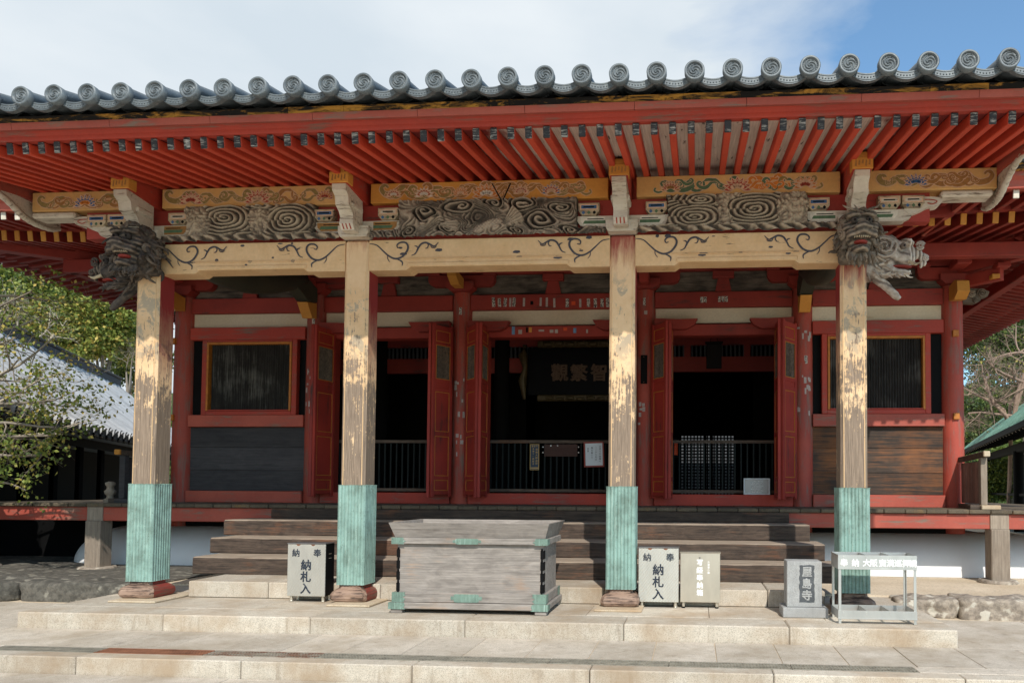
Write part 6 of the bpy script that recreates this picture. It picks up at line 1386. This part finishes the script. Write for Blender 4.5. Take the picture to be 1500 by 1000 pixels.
bare_tree('bare_tree', 'pale leafless branches reaching up in front of the evergreens below the left eave', gbase(20, 14), [(lv3(25, 520, 14), (.3, 0, 1), 1.1, .05), (lv3(40, 500, 14), (.8, .1, .5), 1.0, .045), (lv3(5, 500, 14), (.2, .2, 1), 1.1, .05), (lv3(-20, 470, 14), (.8, .1, .4), 1.1, .05), (lv3(70, 500, 15), (.7, 0, .7), .9, .04)], 'bark_pale', 12, 500, .10, ['leaf_y', 'leaf_a'], lv=3, kids=(2, 4))
bare_tree('bare_tree', 'small grey leafless shrub between pale roof ridge and leftmost pillar', gbase(190, 24), [(lv3(185, 545, 24), (.1, 0, 1), .85, .03), (lv3(192, 540, 24), (.4, 0, 1), .8, .03)], 'bark', 15, lv=4)
tw = [(-40, 640, 2.6, (1, .1, .25), 1.3, .03), (-30, 560, 2.8, (1, 0, .25), 1.25, .03), (-50, 500, 3.0, (1, .1, .15), 1.3, .03), (-40, 440, 3.2, (1, .1, .25), 1.2, .028), (-20, 600, 2.7, (.9, .1, .6), 1.2, .028)]
bare_tree('twiggy_tree', 'pale twiggy tree with few yellow leaves before the pale tiled roof', tuple(at(-140, 850, y=2.9))[:2]+(-.3,), [(lv3(a, b_, y), d, ln, rr) for a, b_, y, d, ln, rr in tw], 'bark_pale', 41, 900, .055, ['leaf_y', 'leaf_a', 'leaf_b'], lv=4, kids=(1, 3), up=.05, trunkr=.11)
# the near tree whose twigs hang in from the left edge
bx = at(-150, 850, y=1.7)
nl = [(-60, 640, 1.6, (1, .1, -.1), 1.15, .03), (-50, 600, 1.5, (1, 0, .22), 1.15, .03), (-40, 560, 1.7, (1, .1, .2), 1.0, .028), (-60, 660, 1.4, (1, .1, -.28), 1.0, .028), (-40, 520, 1.9, (1, .1, .25), 1.0, .025), (-30, 690, 1.5, (.8, 0, -.25), .8, .022), (-20, 620, 1.3, (1, .2, .0), 1.05, .024), (-40, 470, 1.8, (.8, 0, .5), .9, .024), (-30, 580, 2.1, (1, 0, .1), 1.1, .024)]
bare_tree('leafy_tree', 'near tree hanging thin twigs with yellow green leaves in from the left edge', (bx.x, 1.7, -.3), [(lv3(a, b_, y), d, ln, rr) for a, b_, y, d, ln, rr in nl], 'bark', 31, 3000, .058, ['leaf_b', 'leaf_a', 'leaf_y'], lv=3, kids=(1, 3), up=-.02, trunkr=.12)
# wooded slope far behind
r = random.Random(77); m = MB()
def hill_z(x0, x1, h, x, j): i = (x-x0)/(x1-x0)*24; return h*(.75+.25*math.sin(i*.7))*min(1, j) + (h*.2 if j > 1 else 0)*(j-1)
for (x0, x1, y, h, k) in ((-75, -8, 56, 11, 11000), (14, 75, 62, 12, 9000)):
    crowns = [(r.uniform(x0, x1), r.random()**.8*1.25, r.uniform(1.2, 2.4), r.choices((0, 1, 2), (4, 3, 2))[0]) for _ in range(230)]
    for i in range(k):
        cx, j, R_, mt_ = r.choice(crowns); a = Vector((r.gauss(0, 1), r.gauss(0, 1), abs(r.gauss(0, 1)))).normalized()*R_*r.uniform(.8, 1.05)
        leafquad(m, Vector((cx+a.x, y+j*12+a.y-.8, hill_z(x0, x1, h, cx, j)+a.z*.9)), .62, r, mt_ if r.random() < .7 else 1)
o = m.build('wooded_slope', ['leaf_c', 'leaf_b', 'leaf_a'], None, (0, 50, 0)); tag(o, 'distant wooded slope rising behind the buildings on both sides of the hall', 'woods', None, 'stuff')
m = MB()
for (x0, x1, y, h) in ((-75, -8, 58, 11), (14, 75, 64, 12)):
    n = 24; vs = [(x0+(x1-x0)*i/n, y+j*12, (-.4 if j == 0 else h*(.75+.25*math.sin(i*.7)) if j == 1 else h*1.2)) for j in range(3) for i in range(n+1)]; k = n+1; m.add(vs, [(j*k+i, j*k+i+1, (j+1)*k+i+1, (j+1)*k+i) for j in range(2) for i in range(n)], 0, True)
structure('hill', m, 'leaf_c')
# ================================================================ light
EL, AZ = math.radians(43), math.radians(16)
w = bpy.data.worlds.new('World'); SC.world = w; w.use_nodes = True; nt = w.node_tree; bg = nt.nodes['Background']
sky = nt.nodes.new('ShaderNodeTexSky'); sky.sky_type = 'NISHITA'; sky.sun_disc = False; sky.sun_elevation = EL
sd = Vector((math.sin(AZ)*math.cos(EL), -math.cos(AZ)*math.cos(EL), math.sin(EL)))      # towards the sun
sky.sun_rotation = math.atan2(sd.x, sd.y); sky.air_density = 1.0; sky.dust_density = .6; sky.ozone_density = 2.2
tc = nt.nodes.new('ShaderNodeTexCoord'); mp = nt.nodes.new('ShaderNodeMapping'); mp.inputs['Scale'].default_value = (1.3, 1.3, 3.2); mp.inputs['Location'].default_value = (.35, .2, .6)
nz = nt.nodes.new('ShaderNodeTexNoise'); nz.inputs['Scale'].default_value = 1.5; nz.inputs['Detail'].default_value = 7; nz.inputs['Roughness'].default_value = .56; nz.inputs['Distortion'].default_value = .35
sx = nt.nodes.new('ShaderNodeSeparateXYZ'); lk = nt.links.new
lk(tc.outputs['Generated'], mp.inputs[0]); lk(mp.outputs[0], nz.inputs[0]); lk(tc.outputs['Generated'], sx.inputs[0])
ma = nt.nodes.new('ShaderNodeMath'); ma.operation = 'MULTIPLY_ADD'; lk(sx.outputs[0], ma.inputs[0]); ma.inputs[1].default_value = -1.5; ma.inputs[2].default_value = .13       # thicker cloud towards the west
ad = nt.nodes.new('ShaderNodeMath'); lk(nz.outputs[0], ad.inputs[0]); lk(ma.outputs[0], ad.inputs[1])
rp = nt.nodes.new('ShaderNodeValToRGB'); lk(ad.outputs[0], rp.inputs[0]); e = rp.color_ramp.elements; e[0].position = .34; e[1].position = .64; e[0].color = (.05, .05, .05, 1); e[1].color = (1, 1, 1, 1)
mx = nt.nodes.new('ShaderNodeMix'); mx.data_type = 'RGBA'; lk(rp.outputs[0], mx.inputs[0]); tn = nt.nodes.new('ShaderNodeMix'); tn.data_type = 'RGBA'; tn.blend_type = 'MULTIPLY'; tn.inputs[0].default_value = 1; tn.inputs[7].default_value = (1.22, 1.62, 1.68, 1); lk(sky.outputs[0], tn.inputs[6]); lk(tn.outputs[2], mx.inputs[6])
n2 = nt.nodes.new('ShaderNodeTexNoise'); n2.inputs['Scale'].default_value = 2.2; n2.inputs['Detail'].default_value = 5; lk(mp.outputs[0], n2.inputs[0]); r2 = nt.nodes.new('ShaderNodeValToRGB'); lk(n2.outputs[0], r2.inputs[0])
r2.color_ramp.elements[0].position = .3; r2.color_ramp.elements[1].position = .7; r2.color_ramp.elements[0].color = (5.3, 6.0, 6.6, 1); r2.color_ramp.elements[1].color = (6.9, 7.3, 7.6, 1); lk(r2.outputs[0], mx.inputs[7])
lk(mx.outputs[2], bg.inputs['Color']); bg.inputs['Strength'].default_value = .115
sl_ = bpy.data.lights.new('sun', 'SUN'); so = bpy.data.objects.new('sun', sl_); COL.objects.link(so); sl_.energy = 3.9; sl_.angle = math.radians(.55); sl_.color = (1, .94, .85)
so.rotation_euler = (-sd).to_track_quat('-Z', 'Y').to_euler(); so.location = (0, -20, 30)
SC.view_settings.view_transform = 'Standard'; SC.view_settings.look = 'None'; SC.view_settings.exposure = .15; SC.view_settings.gamma = 1
SC.cycles.max_bounces = 8; SC.cycles.diffuse_bounces = 5
